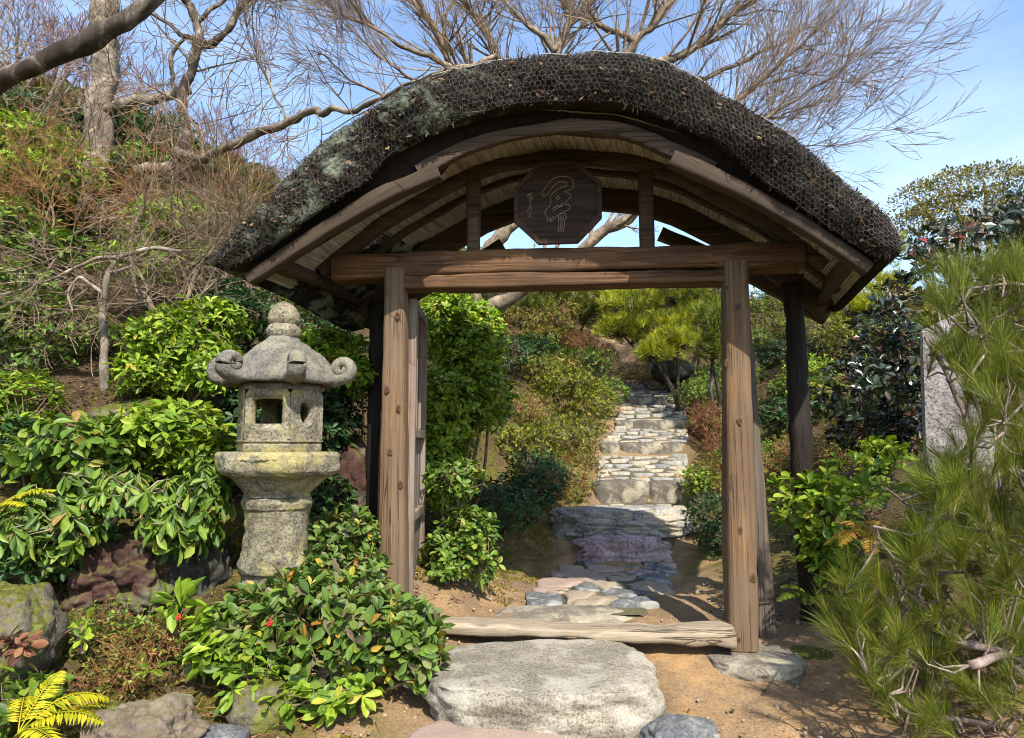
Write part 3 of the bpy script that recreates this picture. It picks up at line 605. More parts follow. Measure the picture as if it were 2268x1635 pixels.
# rock_thing("stone", "mossy rounded stone low in front of the dark red rock", M['mossrock'], 250, 1345, 90, 30, 3.65, .3, 42, 5, "stone", .5, boxy=2.4, rough=.24, fine=.07)
rock_thing("stone", "dark mossy lump of stone under the leafy front shrub", M['mossrock'], 590, 1545, 75, 42, 3.2, .3, 43, 5, "stone", .3, boxy=2.5, rough=.16, fine=.04)
rock_thing("boulder", "dark rock between the lantern and the left gate post", M['redrock'], 768, 1050, 60, 75, 4.75, .4, 44, 5, "boulder", .3, boxy=2.8, rough=.18, fine=.05, crack=.1)
rock_thing("boulder", "grey rock beneath the yellow pine behind the path", M['darkrock'], 1485, 815, 40, 18, 11.2, .6, 45, 4, "boulder", .4, boxy=3, rough=.2, crack=.1)
# rock_thing("boulder", "pinkish rock on the slope right of the gate", M['pinkboulder'], 1697, 838, 34, 30, 9.5, .4, 46, 4, "boulder", .3, boxy=3, rough=.2, crack=.1)
rock_thing("boulder", "moss-topped earth-coloured rock behind the left bright shrub", M['mossrock'], 330, 930, 130, 42, 4.7, .5, 47, 5, "boulder", .6, boxy=2.4, rough=.15, fine=.05)
# granite pillar on the right
_pb = at(2135, 1260, 4.3); _pt = at(2135, 700, 4.3)
_h = _pt[2] - _pb[2]
_mb = MB(); box(_mb, (0, 0, _h * .47), (.36, .30, _h * .94), None, .02)
_mb.add([(-.17, -.14, _h * .935), (.17, -.14, _h * .935), (.17, .14, _h * .935), (-.17, .14, _h * .935), (0.05, 0.02, _h * 1.02)], [[0, 1, 4], [1, 2, 4], [2, 3, 4], [3, 0, 4]])
o = link("stone_pillar", _mb.mesh("stone_pillar", False), M['whitegranite'], None, _pb); o.rotation_euler = (0, .03, math.radians(-38)); tag(o, "pale speckled granite pillar standing behind the foreground pine", "stone pillar")
# ------------------------------------------------------------------ gate (local frame: x along the beam, y away from the camera)
GP = (0.35, 0.0, 0.0); YAW = math.radians(-5)
gate = thing("roofed_gate", "weathered wooden garden gate with a thick arched bark-thatch roof", "gate", GP, YAW)
def gpart(name, mb, mat, parent=gate, smooth=True, kind=None):
    return link(name, mb.mesh(name, smooth), mat, parent, None, kind)
def post(name, mat, p0, p1, w0, w1, dp, seed, **kw):
    mb = MB(); timber(mb, [p0, p1], w0, dp, seed, .0045, 26, side=(1, 0, 0), taper=(1, w1 / w0), **kw); return gpart(name, mb, mat)
pl = post("post", M['post'], (-1.02, -.03, -.05), (-1.045, -.03, 2.19), .165, .128, .17, 1, power=5.0, k=24)
pr = post("post", M['post'], (.90, -.03, .06), (.935, -.03, 2.19), .165, .140, .17, 2, power=5.5, k=24)
pl["label"] = "sunlit left front post with knots"; pr["label"] = "sunlit right front post with knots"
def knots(parent, xz, yf, seed):
    rng = np.random.default_rng(seed); D, F = ico(3)
    for (x, z, s) in xz:
        V = D * np.array([.0135, .0025, .021]) * s; V *= (1 + .12 * np.sin(3 * np.arctan2(D[:, 2], D[:, 0]) + rng.uniform(0, 6)))[:, None]
        link("knot", np_mesh("knot", V, [F]), M['knot'], parent, (x, yf, z))
knots(pl, [(-1.01, 1.90, 1.1), (-1.065, 1.47, 1.1), (-.995, 1.36, 1.0), (-1.04, 1.11, 1.05), (-.975, .93, 1.1), (-1.05, .45, .7), (-1.085, 2.04, .7)], -.1148, 3)
knots(pr, [(.93, 1.92, 1.0), (.855, 1.60, 1.0), (.915, 1.28, 1.1), (.895, .69, 1.15), (.955, .44, 1.2), (.865, 2.03, .7), (.87, .12, .6)], -.1148, 4)
mb = MB(); timber(mb, [(-1.43, .02, 2.205), (-.6, .02, 2.225), (.3, .02, 2.228), (1.315, .02, 2.225)], .19, .150, 5, .009, 48, power=6, k=24); gpart("tie_beam", mb, M['beam'])
mb = MB(); timber(mb, [(-1.0, .0, 2.110), (.88, .0, 2.108)], .15, .084, 6, .006, 40, power=7, k=24); gpart("lintel", mb, M['beam'])
mb = MB(); timber(mb, [(-.98, -.06, .150), (-.3, -.07, .142), (.3, -.085, .138), (.835, -.09, .140)], .20, .074, 7, .014, 46, power=4, k=22); o = gpart("sill", mb, M['sill']); o["label"] = "bleached weathered threshold beam"
for x in (-.585, .445):
    mb = MB(); timber(mb, [(x, 0, 2.29), (x, 0, 2.83)], .082, .085, 8 + int(x * 10), .005, 12, side=(1, 0, 0), power=5); gpart("strut", mb, M['roofwood'])
# roof profile curves, centred, traced at the front verge
SKEW, C0 = .185, -.015
def uc(v): return C0 + SKEW * v
TOP = np.array([(-1.75, 2.115), (-1.549, 2.35), (-1.359, 2.566), (-1.217, 2.735), (-1.072, 2.842), (-.855, 2.971), (-.614, 3.085), (-.373, 3.149), (-.135, 3.182), (.218, 3.186), (.496, 3.149), (.677, 3.083), (.899, 2.939), (1.116, 2.786), (1.326, 2.589), (1.532, 2.396), (1.653, 2.278), (1.75, 2.12)])
BOT = np.array([(-1.671, 2.03), (-1.443, 2.176), (-1.204, 2.34), (-.965, 2.479), (-.848, 2.622), (-.729, 2.711), (-.49, 2.805), (-.253, 2.869), (-.018, 2.896), (.215, 2.898), (.444, 2.863), (.669, 2.769), (.889, 2.641), (1.102, 2.434), (1.311, 2.266), (1.517, 2.112), (1.64, 2.0)])
CEI = np.array([(-1.70, 2.06), (-1.538, 2.207), (-1.123, 2.536), (-.706, 2.765), (-.43, 2.869), (-.046, 2.92), (.384, 2.867), (.646, 2.77), (.903, 2.625), (1.155, 2.469), (1.42, 2.25), (1.66, 2.03)])
NS = 220
top = smooth_poly(TOP, NS, 6); bot = smooth_poly(BOT, NS, 1); cei = smooth_poly(CEI, NS, 8)
def cei_z(u): return np.interp(u, cei[:, 0], cei[:, 1])
# section loop: front face (bottom to top), top (front to back), back face, underside (back to front)
VF, VB = -.63, .76
sec = [('f', t) for t in np.linspace(0, 1, 18)] + [('t', t) for t in np.linspace(0, 1, 34)[1:]] + [('b', t) for t in np.linspace(0, 1, 8)[1:]] + [('u', t) for t in np.linspace(0, 1, 16)[1:-1]]
TH = np.zeros((NS, len(sec), 3)); TN = np.zeros_like(TH)
for i in range(NS):
    T2, B2 = top[i], bot[i]; Ci = cei[i] + (T2 - cei[i]) * .06
    inner = B2 if B2[1] > Ci[1] else Ci
    endf = min(i, NS - 1 - i) / 8.0; es = math.sqrt(max(0, 1 - (1 - min(1, endf)) ** 2)) * .9 + .1   # rounded eave ends
    mid = (T2 + B2) / 2
    for j, (k, t) in enumerate(sec):
        if k == 'f':
            q = B2 + (T2 - B2) * t; v = VF - .05 * math.sin(math.pi * t) + .07 * max(0, t - .75) ** 2 * 16
        elif k == 't':
            q = T2 + np.array([0, .035 * math.sin(math.pi * t)]); v = VF + .07 + (VB - VF - .10) * t
        elif k == 'b':
            q = T2 + (B2 - T2) * t; v = VB - .03 + .03 * math.sin(math.pi * t)
        else:
            q = inner; v = VB - .02 + (VF - VB + .04) * t
            if t > .86: q = B2 + (inner - B2) * min(1, (1 - t) / .14)
            if t < .14: q = B2 + (inner - B2) * min(1, t / .14)
        q = mid + (q - mid) * es if k != 'x' else q
        p = np.array([q[0] + uc(v), v, q[1] - .11 * min(1, max(0, (v + .1) / .7)) * min(1, max(0, (-q[0] - 1.05) / .5))])
        e = fbm(p, 2.6, 3, 9) * .044 + fbm(p, 9, 3, 10) * .016 + fbm(p, 28, 2, 12) * .008
        if k == 'u': e *= .3
        n2 = np.array([T2[0] - B2[0], 0, T2[1] - B2[1]]); n2 /= np.linalg.norm(n2)
        nn = np.array([0, -1.0, 0]) * (k == 'f') + n2 * (k == 't') + np.array([0, 1.0, 0]) * (k == 'b') - n2 * (k == 'u')
        TH[i, j] = p + nn * e; TN[i, j] = nn
ns, ms = TH.shape[:2]
mb = MB(); mb.add(TH.reshape(-1, 3), F4=grid_faces(ns, ms, wrap_m=True)[:, ::-1])
for i in (0, ns - 1):
    c = TH[i].mean(0); mb.add(np.concatenate([TH[i], [c]]), [[j, (j + 1) % ms, ms] for j in range(ms)])
thatch = gpart("thatch", mb, M['thatch']); thatch["label"] = "dark mossy bark thatch under wire netting"
# loose fibres standing out of the thatch
rng = np.random.default_rng(12); NFB = 30000
fi = rng.uniform(1, ns - 2, NFB); fj = np.where(rng.random(NFB) < .68, rng.uniform(0, 19, NFB), rng.uniform(19, 40, NFB))
i0, j0 = fi.astype(int), fj.astype(int); P = TH[i0, j0] + (TH[i0 + 1, j0] - TH[i0, j0]) * (fi - i0)[:, None] + (TH[i0, j0 + 1] - TH[i0, j0]) * (fj - j0)[:, None]
N = TN[i0, j0]; tang = norm(TH[np.minimum(i0 + 3, ns - 1), j0] - TH[np.maximum(i0 - 3, 0), j0]); cros = np.cross(tang, N)
D = norm(tang * rng.normal(0, .55, (NFB, 1)) + cros * rng.normal(0, .8, (NFB, 1)) + N * rng.uniform(.05, .40, (NFB, 1)) + np.array([0, 0, -.25]))
ln = (rng.gamma(3, .009, NFB) + .012) * np.where(fj > 16, .35, .55); wd = rng.uniform(.0014, .0040, NFB); wide = rng.random(NFB) < .05; wd[wide] *= 2.4
Sd = norm(np.cross(D, rng.normal(0, 1, (NFB, 3))))
Vf = np.stack([P - Sd * wd[:, None], P + Sd * wd[:, None], P + D * ln[:, None] + Sd * wd[:, None] * .4, P + D * ln[:, None] - Sd * wd[:, None] * .4], 1)
mb = MB(); mb.add(Vf.reshape(-1, 3), F4=np.arange(NFB * 4).reshape(-1, 4)); link("loose_fibre", mb.mesh("loose_fibre", False), M['fibre'], thatch, None, "stuff")
# bits of dead leaf and bark caught on the front of the thatch
ND = 420; di = rng.uniform(4, ns - 5, ND).astype(int); dj = rng.integers(1, 17, ND); Pd = TH[di, dj] + TN[di, dj] * .006
Xd = norm(norm(TH[di + 2, dj] - TH[di - 2, dj]) * rng.normal(0, 1, (ND, 1)) + np.array([0, -.2, 0]) + rng.normal(0, .5, (ND, 3))); Zd = norm(TN[di, dj] + rng.normal(0, .4, (ND, 3))); Yd = norm(np.cross(Zd, Xd)); ld = rng.uniform(.012, .045, (ND, 1)); wd_ = rng.uniform(.003, .010, (ND, 1))
Vd = np.stack([Pd, Pd + Xd * ld * .5 + Yd * wd_, Pd + Xd * ld + Zd * .008, Pd + Xd * ld * .5 - Yd * wd_], 1); mb = MB(); mb.add(Vd.reshape(-1, 3), F4=np.arange(ND * 4).reshape(-1, 4)); link("caught_debris", mb.mesh("caught_debris", False), M['litter'], thatch, None, "stuff")
# hexagonal wire netting stretched over front and top
jn = np.arange(0, 18 + 22); acc = np.concatenate([[0], np.cumsum(np.linalg.norm(np.diff(TH[ns // 2, jn], axis=0), axis=1))])
sl = np.concatenate([[0], np.cumsum(np.linalg.norm(np.diff(TH[:, 10], axis=0), axis=1))])
TS = TH.copy()
for _ in range(3): TS[1:-1] = (TS[:-2] + 2 * TS[1:-1] + TS[2:]) / 4
def surf(s, wv, off):
    a = np.interp(s, sl, np.arange(ns)); b = np.interp(wv, acc, jn); a = np.clip(a, 0, ns - 1.001); b = np.clip(b, 0, jn[-1] - .001)
    i, j = a.astype(int), b.astype(int); fa, fb = (a - i)[:, None], (b - j)[:, None]
    f = lambda A: (A[i, j] * (1 - fa) * (1 - fb) + A[i + 1, j] * fa * (1 - fb) + A[i, j + 1] * (1 - fa) * fb + A[i + 1, j + 1] * fa * fb)
    nn = norm(f(TN)); return f(TS) + nn * off
hx = .030; hy = hx * math.sqrt(3) / 2; segs = []
nc, nr = int(sl[-1] / hx), int(acc[-1] / hy)
for r in range(nr):
    y = r * hy; sh = hx / 2 * (r % 2)
    x = np.arange(nc) * hx + sh
    # hexagon corners: three edges for each cell, wire twisted along the vertical ones
    top_ = np.stack([x, np.full(nc, y + hy * .33)], 1); ul = np.stack([x - hx / 2, np.full(nc, y)], 1); ur = np.stack([x + hx / 2, np.full(nc, y)], 1); upv = np.stack([x, np.full(nc, y + hy)], 1)
    segs += [np.stack([ul, top_], 1), np.stack([top_, ur], 1), np.stack([top_, upv], 1)]
E2 = np.concatenate(segs); jit = lambda A: A + .0022 * np.stack([np.sin(A[..., 0] * 91 + A[..., 1] * 37), np.cos(A[..., 0] * 53 - A[..., 1] * 71)], -1)
E2 = jit(E2); sag = .010 + .006 * np.sin(E2[..., 0].ravel() * 4.1) * np.cos(E2[..., 1].ravel() * 9)
PP = surf(E2[..., 0].ravel(), E2[..., 1].ravel(), sag[:, None]).reshape(-1, 2, 3)
keep = rng.random(len(PP)) > .012
mbn = tubes([(p, np.full(2, .00085)) for p in PP[keep]], 3); net = gpart("wire_netting", mbn, M['wire'], gate, True, "stuff"); net["label"] = "hexagonal wire netting wrapped over the thatch"
# pale binding wire along the top front edge
s = np.linspace(sl[-1] * .36, sl[-1] * .992, 240); wv = acc[17] * (.86 + .03 * np.sin(s * 7) + .02 * np.sin(s * 23))
mbw = tubes([(surf(s, wv, .028), np.full(240, .0026))], 5); gpart("binding_wire", mbw, M['whitewire'])
# ceiling of reeds laid side by side, running front to back
rng = np.random.default_rng(21); mb = MB(); Ls = np.linspace(.012, .988, 560); crv = resample(cei, 400); crv2 = resample(cei, 2000)
for k in range(559):
    q0 = Ls[k] * 1999; a = crv2[int(q0)]; b = crv2[int(q0) + 1]; t = (b - a) / np.linalg.norm(b - a); n = np.array([t[1], -t[0]])
    wdt = .0034 * rng.uniform(.72, 1.05) ; dz = -n * rng.uniform(-.002, .004)
    vs_ = np.linspace(-.53, .70, 6); V = []
    for v in vs_:
        wob = rng.normal(0, .0004)
        for sx, sn in ((-1, 0), (-.6, 1), (.6, 1), (1, 0)):
            q = a + t * (sx * wdt + wob) + n * (sn * .004) + dz; V.append((q[0] + uc(v), v, q[1]))
    mb.add(V, F4=grid_faces(6, 4))
gpart("reed_ceiling", mb, M['reed'], gate, False, "stuff")
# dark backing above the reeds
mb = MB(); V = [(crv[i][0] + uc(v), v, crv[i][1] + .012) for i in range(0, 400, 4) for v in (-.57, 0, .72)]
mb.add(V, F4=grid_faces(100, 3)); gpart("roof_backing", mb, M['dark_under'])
# arched ribs under the reeds
def rib(v, drop, wd, ht, u0, u1, mat, seed, name="rib"):
    u = np.linspace(u0, u1, 44); mb = MB()
    timber(mb, np.stack([u + uc(v), np.full(44, v), cei_z(u) - drop], 1), wd, ht, seed, .004, 44, power=5, k=14); return gpart(name, mb, mat)
rib(0.0, .040, .085, .072, -1.50, 1.46, M['roofwood'], 31)
rib(.27, .020, .05, .035, -1.60, 1.58, M['roofwood'], 32)
rib(-.27, .012, .035, .022, -1.60, 1.58, M['roofwood'], 33)
rib(.60, .082, .07, .16, -1.58, 1.56, M['roofwood'], 34)
# bargeboards
def board(name, pts, v, wd, ht, mat, seed, label=None):
    p = smooth_poly(np.array(pts), 26, 3); mb = MB()
    timber(mb, np.stack([p[:, 0] + uc(v), np.full(26, v), p[:, 1]], 1), wd, ht, seed, .007, 26, power=5, k=18); o = gpart(name, mb, mat)
    if label: o["label"] = label
board("bargeboard", [(-.70, 2.60), (-.5, 2.715), (-.26, 2.788), (.12, 2.836), (.40, 2.79), (.62, 2.68), (.84, 2.56)], -.50, .06, .082, M['roofwood'], 41, "curved centre bargeboard")
board("bargeboard", [(-1.59, 2.022), (-1.27, 2.228), (-.9, 2.447), (-.575, 2.574)], -.545, .085, .074, M['barge_l'], 42, "left bargeboard with a pale sawn end")
board("bargeboard", [(.635, 2.603), (.95, 2.447), (1.28, 2.235), (1.57, 2.010)], -.545, .085, .082, M['barge_r'], 43, "right bargeboard with a deeply furrowed end")
board("bargeboard", [(-1.58, 2.01), (-1.1, 2.27), (-.6, 2.55)], .72, .08, .09, M['roofwood'], 44)
board("bargeboard", [(.50, 2.60), (1.0, 2.36), (1.58, 2.0)], .72, .08, .09, M['roofwood'], 45)
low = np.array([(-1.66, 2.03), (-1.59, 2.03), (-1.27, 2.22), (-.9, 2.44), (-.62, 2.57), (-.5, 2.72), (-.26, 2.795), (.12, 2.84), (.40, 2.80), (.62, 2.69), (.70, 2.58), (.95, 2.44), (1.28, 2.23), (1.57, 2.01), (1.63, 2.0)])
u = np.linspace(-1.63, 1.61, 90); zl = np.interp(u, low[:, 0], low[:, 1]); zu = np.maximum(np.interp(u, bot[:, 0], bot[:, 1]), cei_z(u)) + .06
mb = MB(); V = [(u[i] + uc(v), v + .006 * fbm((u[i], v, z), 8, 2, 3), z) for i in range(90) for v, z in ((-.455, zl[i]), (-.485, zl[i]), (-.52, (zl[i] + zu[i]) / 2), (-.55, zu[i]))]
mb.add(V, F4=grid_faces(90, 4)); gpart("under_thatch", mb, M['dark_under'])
# eave purlins with the log posts that carry them
for sgn, x, z in ((-1, -1.555, 2.13), (1, 1.535, 2.09)):
    mb = MB(); v = np.linspace(-.50, .70, 16); timber(mb, np.stack([x + uc(v), v, z + .03 * np.cos(v * 2.4)], 1), .075, .085, 50 + sgn, .007, 16, power=3, k=14); gpart("eave_purlin", mb, M['roofwood'])
def log(name, mat, pts, r, seed, label, k=14):
    p = resample(np.array(pts, float), 40); mb = MB(); V = np.zeros((40, k, 3))
    for i in range(40):
        for j in range(k):
            a = 2 * np.pi * j / k; q = p[i] + np.array([math.cos(a), math.sin(a), 0]) * r
            V[i, j] = p[i] + np.array([math.cos(a), math.sin(a), 0]) * (r * (1 + .13 * fbm(q, 3.0, 2, seed)) + .012 * fbm(q, 9, 3, seed))
    mb.add(V.reshape(-1, 3), F4=grid_faces(40, k, wrap_m=True)); o = gpart(name, mb, mat); o["label"] = label; return o
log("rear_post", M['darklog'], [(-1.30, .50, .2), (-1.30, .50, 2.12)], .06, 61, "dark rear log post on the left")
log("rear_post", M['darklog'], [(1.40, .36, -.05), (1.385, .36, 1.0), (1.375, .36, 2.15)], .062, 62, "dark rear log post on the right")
def plank(name, p0, p1, wd, th, mat, seed, parent=gate):
    mb = MB(); timber(mb, [p0, p1], wd, th, seed, .005, 24, side=(1, 0, 0), power=7, k=14); return gpart(name, mb, mat, parent)
o = plank("brace", (1.085, .17, .0), (.985, .12, 2.05), .12, .05, M['greywood'], 71); o["label"] = "grey leaning plank behind the right post"
o = plank("brace", (-1.135, .10, .1), (-1.10, .07, 1.35), .10, .04, M['greywood'], 72); o["label"] = "grey plank behind the left post"
mb = tubes([(np.array([(1.12, .10, .30), (1.15, .14, .31), (1.17, .22, .33), (1.26, .30, .36)]), np.full(4, .003)), (np.array([(.985, .10, .29), (1.05, .105, .285), (1.12, .10, .30)]), np.full(3, .003))], 5); gpart("tie_wire", mb, M['iron'])
# door leaf swung open on the left
door = link("door", None, None, gate, (-.965, .07, 0)); door.rotation_euler = (0, 0, math.radians(6.5)); door["label"] = "weathered door leaf swung open inward"
def dpart(name, c, s, mat=M['door'], bev=.004):
    mb = MB(); box(mb, (0, 0, 0), s, None, bev); return link(name, mb.mesh(name, False), mat, door, c)
Ld = .66
for k in range(5): dpart("plank", (-.012 - .002 * (k % 2), .06 + k * (Ld - .10) / 4.6, 1.08), (.016, (Ld - .10) / 4.6 - .005, 1.80))
dpart("stile", (0, .025, 1.09), (.05, .05, 1.90)); dpart("stile", (0, Ld - .0, 1.09), (.05, .055, 1.90))
for z in (.19, .72, 1.22, 2.01): dpart("rail", (.006, Ld / 2 + .012, z), (.036, Ld - .09, .055))
for k in range(2): dpart("batten", (.004, .20 + k * .24, 1.62), (.02, .022, .74))
# ------------------------------------------------------------------ octagonal name board standing on the beam
BS = .000367
sign = thing("name_board", "dark octagonal wooden board with carved characters above the tie beam", "sign board")
Rg = np.array([[math.cos(YAW), -math.sin(YAW), 0], [math.sin(YAW), math.cos(YAW), 0], [0, 0, 1]])
sign.location = np.array(GP) + Rg @ np.array([-.075, -.125, 2.302]); sign.rotation_euler = (math.radians(4), 0, YAW)
OCT = [(780, 175), (1360, 165), (1765, 530), (1765, 1085), (1390, 1468), (770, 1475), (388, 1110), (392, 580)]
def bz(x, y): return np.array([(x - 1075) * BS, (1475 - y) * BS])
oc = np.array([bz(*p) for p in OCT]); cc = oc.mean(0)
def prism(mb, poly, y0, y1):
    k = len(poly); V = [(p[0], y0, p[1]) for p in poly] + [(p[0], y1, p[1]) for p in poly] + [(poly[:, 0].mean(), y0, poly[:, 1].mean()), (poly[:, 0].mean(), y1, poly[:, 1].mean())]
    mb.add(V, [[j, (j + 1) % k, 2 * k] for j in range(k)] + [[k + (j + 1) % k, k + j, 2 * k + 1] for j in range(k)], [[j, k + j, k + (j + 1) % k, (j + 1) % k] for j in range(k)])
mb = MB(); prism(mb, cc + (oc - cc) * .97, 0.0, .022); link("panel", mb.mesh("panel", False), M['board'], sign)
inn = cc + (oc - cc) * .89
for k in range(8):
    a, b, c, d = oc[k], oc[(k + 1) % 8], inn[(k + 1) % 8], inn[k]; g = (b - a) * .004
    mb = MB(); prism(mb, np.array([a + g, b - g, c - g, d + g])[::-1], -.014, .03); link("frame_side", mb.mesh("frame_side", False), M['boardframe'], sign)
GLY = [[(870, 720), (835, 690), (830, 650), (870, 610), (900, 560), (950, 500), (1000, 450), (1060, 420), (1130, 405), (1220, 415), (1290, 440), (1325, 490), (1335, 560), (1310, 610), (1250, 640), (1180, 660), (1230, 675), (1280, 690), (1290, 715), (1275, 745), (1230, 790), (1200, 830), (1190, 862), (1240, 855), (1275, 890), (1260, 940), (1200, 962), (1120, 1000), (1060, 1030), (1020, 1080), (970, 1128)],
       [(870, 720), (920, 690), (950, 640), (1000, 580), (1040, 530), (1100, 500), (1170, 495), (1220, 520), (1225, 560), (1190, 580), (1120, 590), (1060, 620), (1000, 670), (970, 710), (957, 760), (972, 800), (960, 860), (920, 910), (885, 940), (875, 990), (890, 1030), (915, 1060), (920, 1130)],
       [(1080, 708), (1092, 735), (1122, 746), (1095, 758), (1080, 788), (1066, 758), (1042, 746), (1070, 735), (1080, 708)],
       [(985, 920), (1040, 890), (1090, 880), (1160, 835), (1172, 868), (1100, 900), (1020, 940), (990, 965)], [(1035, 905), (1080, 860), (1110, 890), (1140, 850)],
       [(1100, 1020), (1130, 1000), (1190, 1000), (1215, 1060), (1205, 1090), (1175, 1110), (1182, 1180), (1160, 1240), (1166, 1290), (1080, 1282), (1096, 1200), (1090, 1110), (1082, 1060), (1100, 1020)],
       [(1112, 1040), (1116, 1150), (1110, 1268)], [(1138, 1030), (1144, 1160), (1136, 1275)], [(1162, 1030), (1160, 1110)],
       [(957 + 18 * math.cos(a), 1092 + 20 * math.sin(a)) for a in np.linspace(0, 6.283, 12)], [(990, 1060), (1010, 1045), (1015, 1062)],
       [(592, 722), (630, 668), (682, 660)], [(612, 700), (688, 690)], [(605, 740), (690, 735)], [(652, 655), (640, 720), (645, 770)], [(668, 735), (692, 770)], [(648, 740), (640, 800), (657, 852), (640, 880), (610, 920), (600, 952), (640, 966), (666, 940), (655, 900), (640, 880)], [(618, 1000), (650, 990), (632, 1015), (655, 1030), (618, 1034)]]
for g in GLY:
    p = np.array([bz(*q) for q in g]); q = smooth_poly(p, max(8, 4 * len(p)), 1)
    link("carved_stroke", tubes([(np.stack([q[:, 0], np.full(len(q), -.0012), q[:, 1]], 1), np.full(len(q), .0021))], 5).mesh("carved_stroke"), M['carve'], sign)

# ------------------------------------------------------------------ stone lantern
DL = 3.72; PXM = DL / FPX
lb = at(606, 1325, DL); lan = thing("stone_lantern", "yellow-grey stone lantern with curled hexagonal cap beside the left post", "stone lantern", lb)
def lz(py): return at(612, py, DL)[2] - lb[2]
def hexf(a): m = (a + math.pi / 6) % (math.pi / 3) - math.pi / 6; return math.cos(math.pi / 6) / math.cos((a % (math.pi / 3)) - math.pi / 6)
def lathe(name, prof, mat, nseg=72, rough=.004, seed=0, petals=None, parent=lan, rot=0.0):
    """prof: (py or z, radius in survey px, hexness)"""
    pr = np.array(prof, float); V = np.zeros((len(pr), nseg, 3))
    for i, (py, R, hb) in enumerate(pr):
        z = lz(py)
        for j in range(nseg):
            a = 2 * np.pi * j / nseg; r = R * PXM * ((1 - hb) + hb * hexf(a + rot))
            if petals and petals[0] <= py <= petals[1]: r *= 1 + petals[2] * abs(math.sin(a * 6 + .3))
            p = np.array([r * math.cos(a), r * math.sin(a), z]); e = fbm(p, 6, 3, seed) * rough * 1.6 + fbm(p, 26, 3, seed + 1) * rough
            V[i, j] = p + norm(np.array([math.cos(a), math.sin(a), 0])) * e
    mb = MB(); mb.add(V.reshape(-1, 3), F4=grid_faces(len(pr), nseg, wrap_m=True)[:, ::-1])
    for i, s in ((0, 1), (len(pr) - 1, -1)):
        c = V[i].mean(0); mb.add(np.concatenate([V[i], [c]]), [[j, (j + 1) % nseg, nseg][::s] for j in range(nseg)])
    return link(name, mb.mesh(name), mat, parent)
def dense(prof, n=4):
    out = []
    for a, b in zip(prof[:-1], prof[1:]):
        for t in np.linspace(0, 1, n, endpoint=False): out.append(tuple(np.array(a) + (np.array(b) - np.array(a)) * t))
    return out + [prof[-1]]
lathe("finial", dense([(668, 3, 0), (672, 12, 0), (679, 22, 0), (688, 30, 0), (699, 35, 0), (710, 36, 0), (718, 32, 0), (721, 30, 0), (724, 34, 0), (734, 38, 0), (744, 35, 0), (753, 28, 0)], 3), M['lantern'], 48, .005, 3)
# cap with six curled corners
na, nr_ = 96, 26; V = np.zeros((nr_ * 2, na, 3))
for i in range(nr_):
    t = i / (nr_ - 1)
    for j in range(na):
        a = 2 * np.pi * j / na; h = hexf(a); cor = max(0, (h - .9) / .1) ** 1.5
        R = (38 + (132 * (h * 1.02) - 38) * t) * PXM
        zz = lz(756) + (lz(838) - lz(756)) * (.62 * t + .38 * t ** 2.0) + (.030 * cor - .012 * (1 - cor)) * t ** 6
        rid = .006 * cor * math.sin(math.pi * t); p = np.array([R * math.cos(a), R * math.sin(a), zz + rid]); e = fbm(p, 7, 3, 5) * .007 + fbm(p, 30, 2, 6) * .005
        V[i, j] = p + np.array([0, 0, e])
        under = lz(854) + (.030 * cor) * t ** 6 + (.012) * (1 - t); Ru = R * .985
        V[2 * nr_ - 1 - i, j] = (Ru * math.cos(a), Ru * math.sin(a), under + e * .4)
mb = MB(); mb.add(V.reshape(-1, 3), F4=grid_faces(2 * nr_, na, wrap_m=True)[:, ::-1])
c = V[0].mean(0); mb.add(np.concatenate([V[0], [c]]), [[j, (j + 1) % na, na] for j in range(na)])
cap = link("cap", mb.mesh("cap"), M['lanterncap'], lan)
lathe("cap_collar", dense([(748, 34, .6), (754, 40, .6), (768, 41, .6), (776, 44, .6)], 3), M['lanterncap'], 60, .004, 8)
for k in range(6):
    a = k * math.pi / 3; th = np.linspace(-.55 * math.pi, 2.1 * math.pi, 40)
    rr = np.interp(th, [th[0], th[-1]], [23, 3]) * PXM
    cx, cz = 134 * PXM, lz(818)
    px_ = cx + rr * np.cos(th); pz_ = cz + rr * np.sin(th)
    px_ = np.concatenate([[100 * PXM, 122 * PXM], px_]); pz_ = np.concatenate([[lz(835), lz(843)], pz_])
    rad = np.concatenate([[17 * PXM, 16.5 * PXM], np.interp(th, [th[0], th[-1]], [14, 11]) * PXM])
    P3 = np.stack([px_ * math.cos(a), px_ * math.sin(a), pz_], 1)
    P3 = P3 + np.array([[fbm(p, 9, 2, 20 + k) * .004 for _ in range(3)] for p in P3])
    P3 = np.concatenate([P3, P3[-1:] + (P3[-1:] - P3[-2:-1]) * .3]); rad = np.concatenate([rad, [.002]])
    mbk = tubes([(P3, rad)], 14); Vv = np.concatenate(mbk.V)
    side = np.array([-math.sin(a), math.cos(a), 0]); cen = np.array([math.cos(a), math.sin(a), 0]); d = Vv @ side
    mbk.V = [Vv + np.outer(d * .35, side)]
    link("curl", mbk.mesh("curl"), M['lanterncap'], cap)
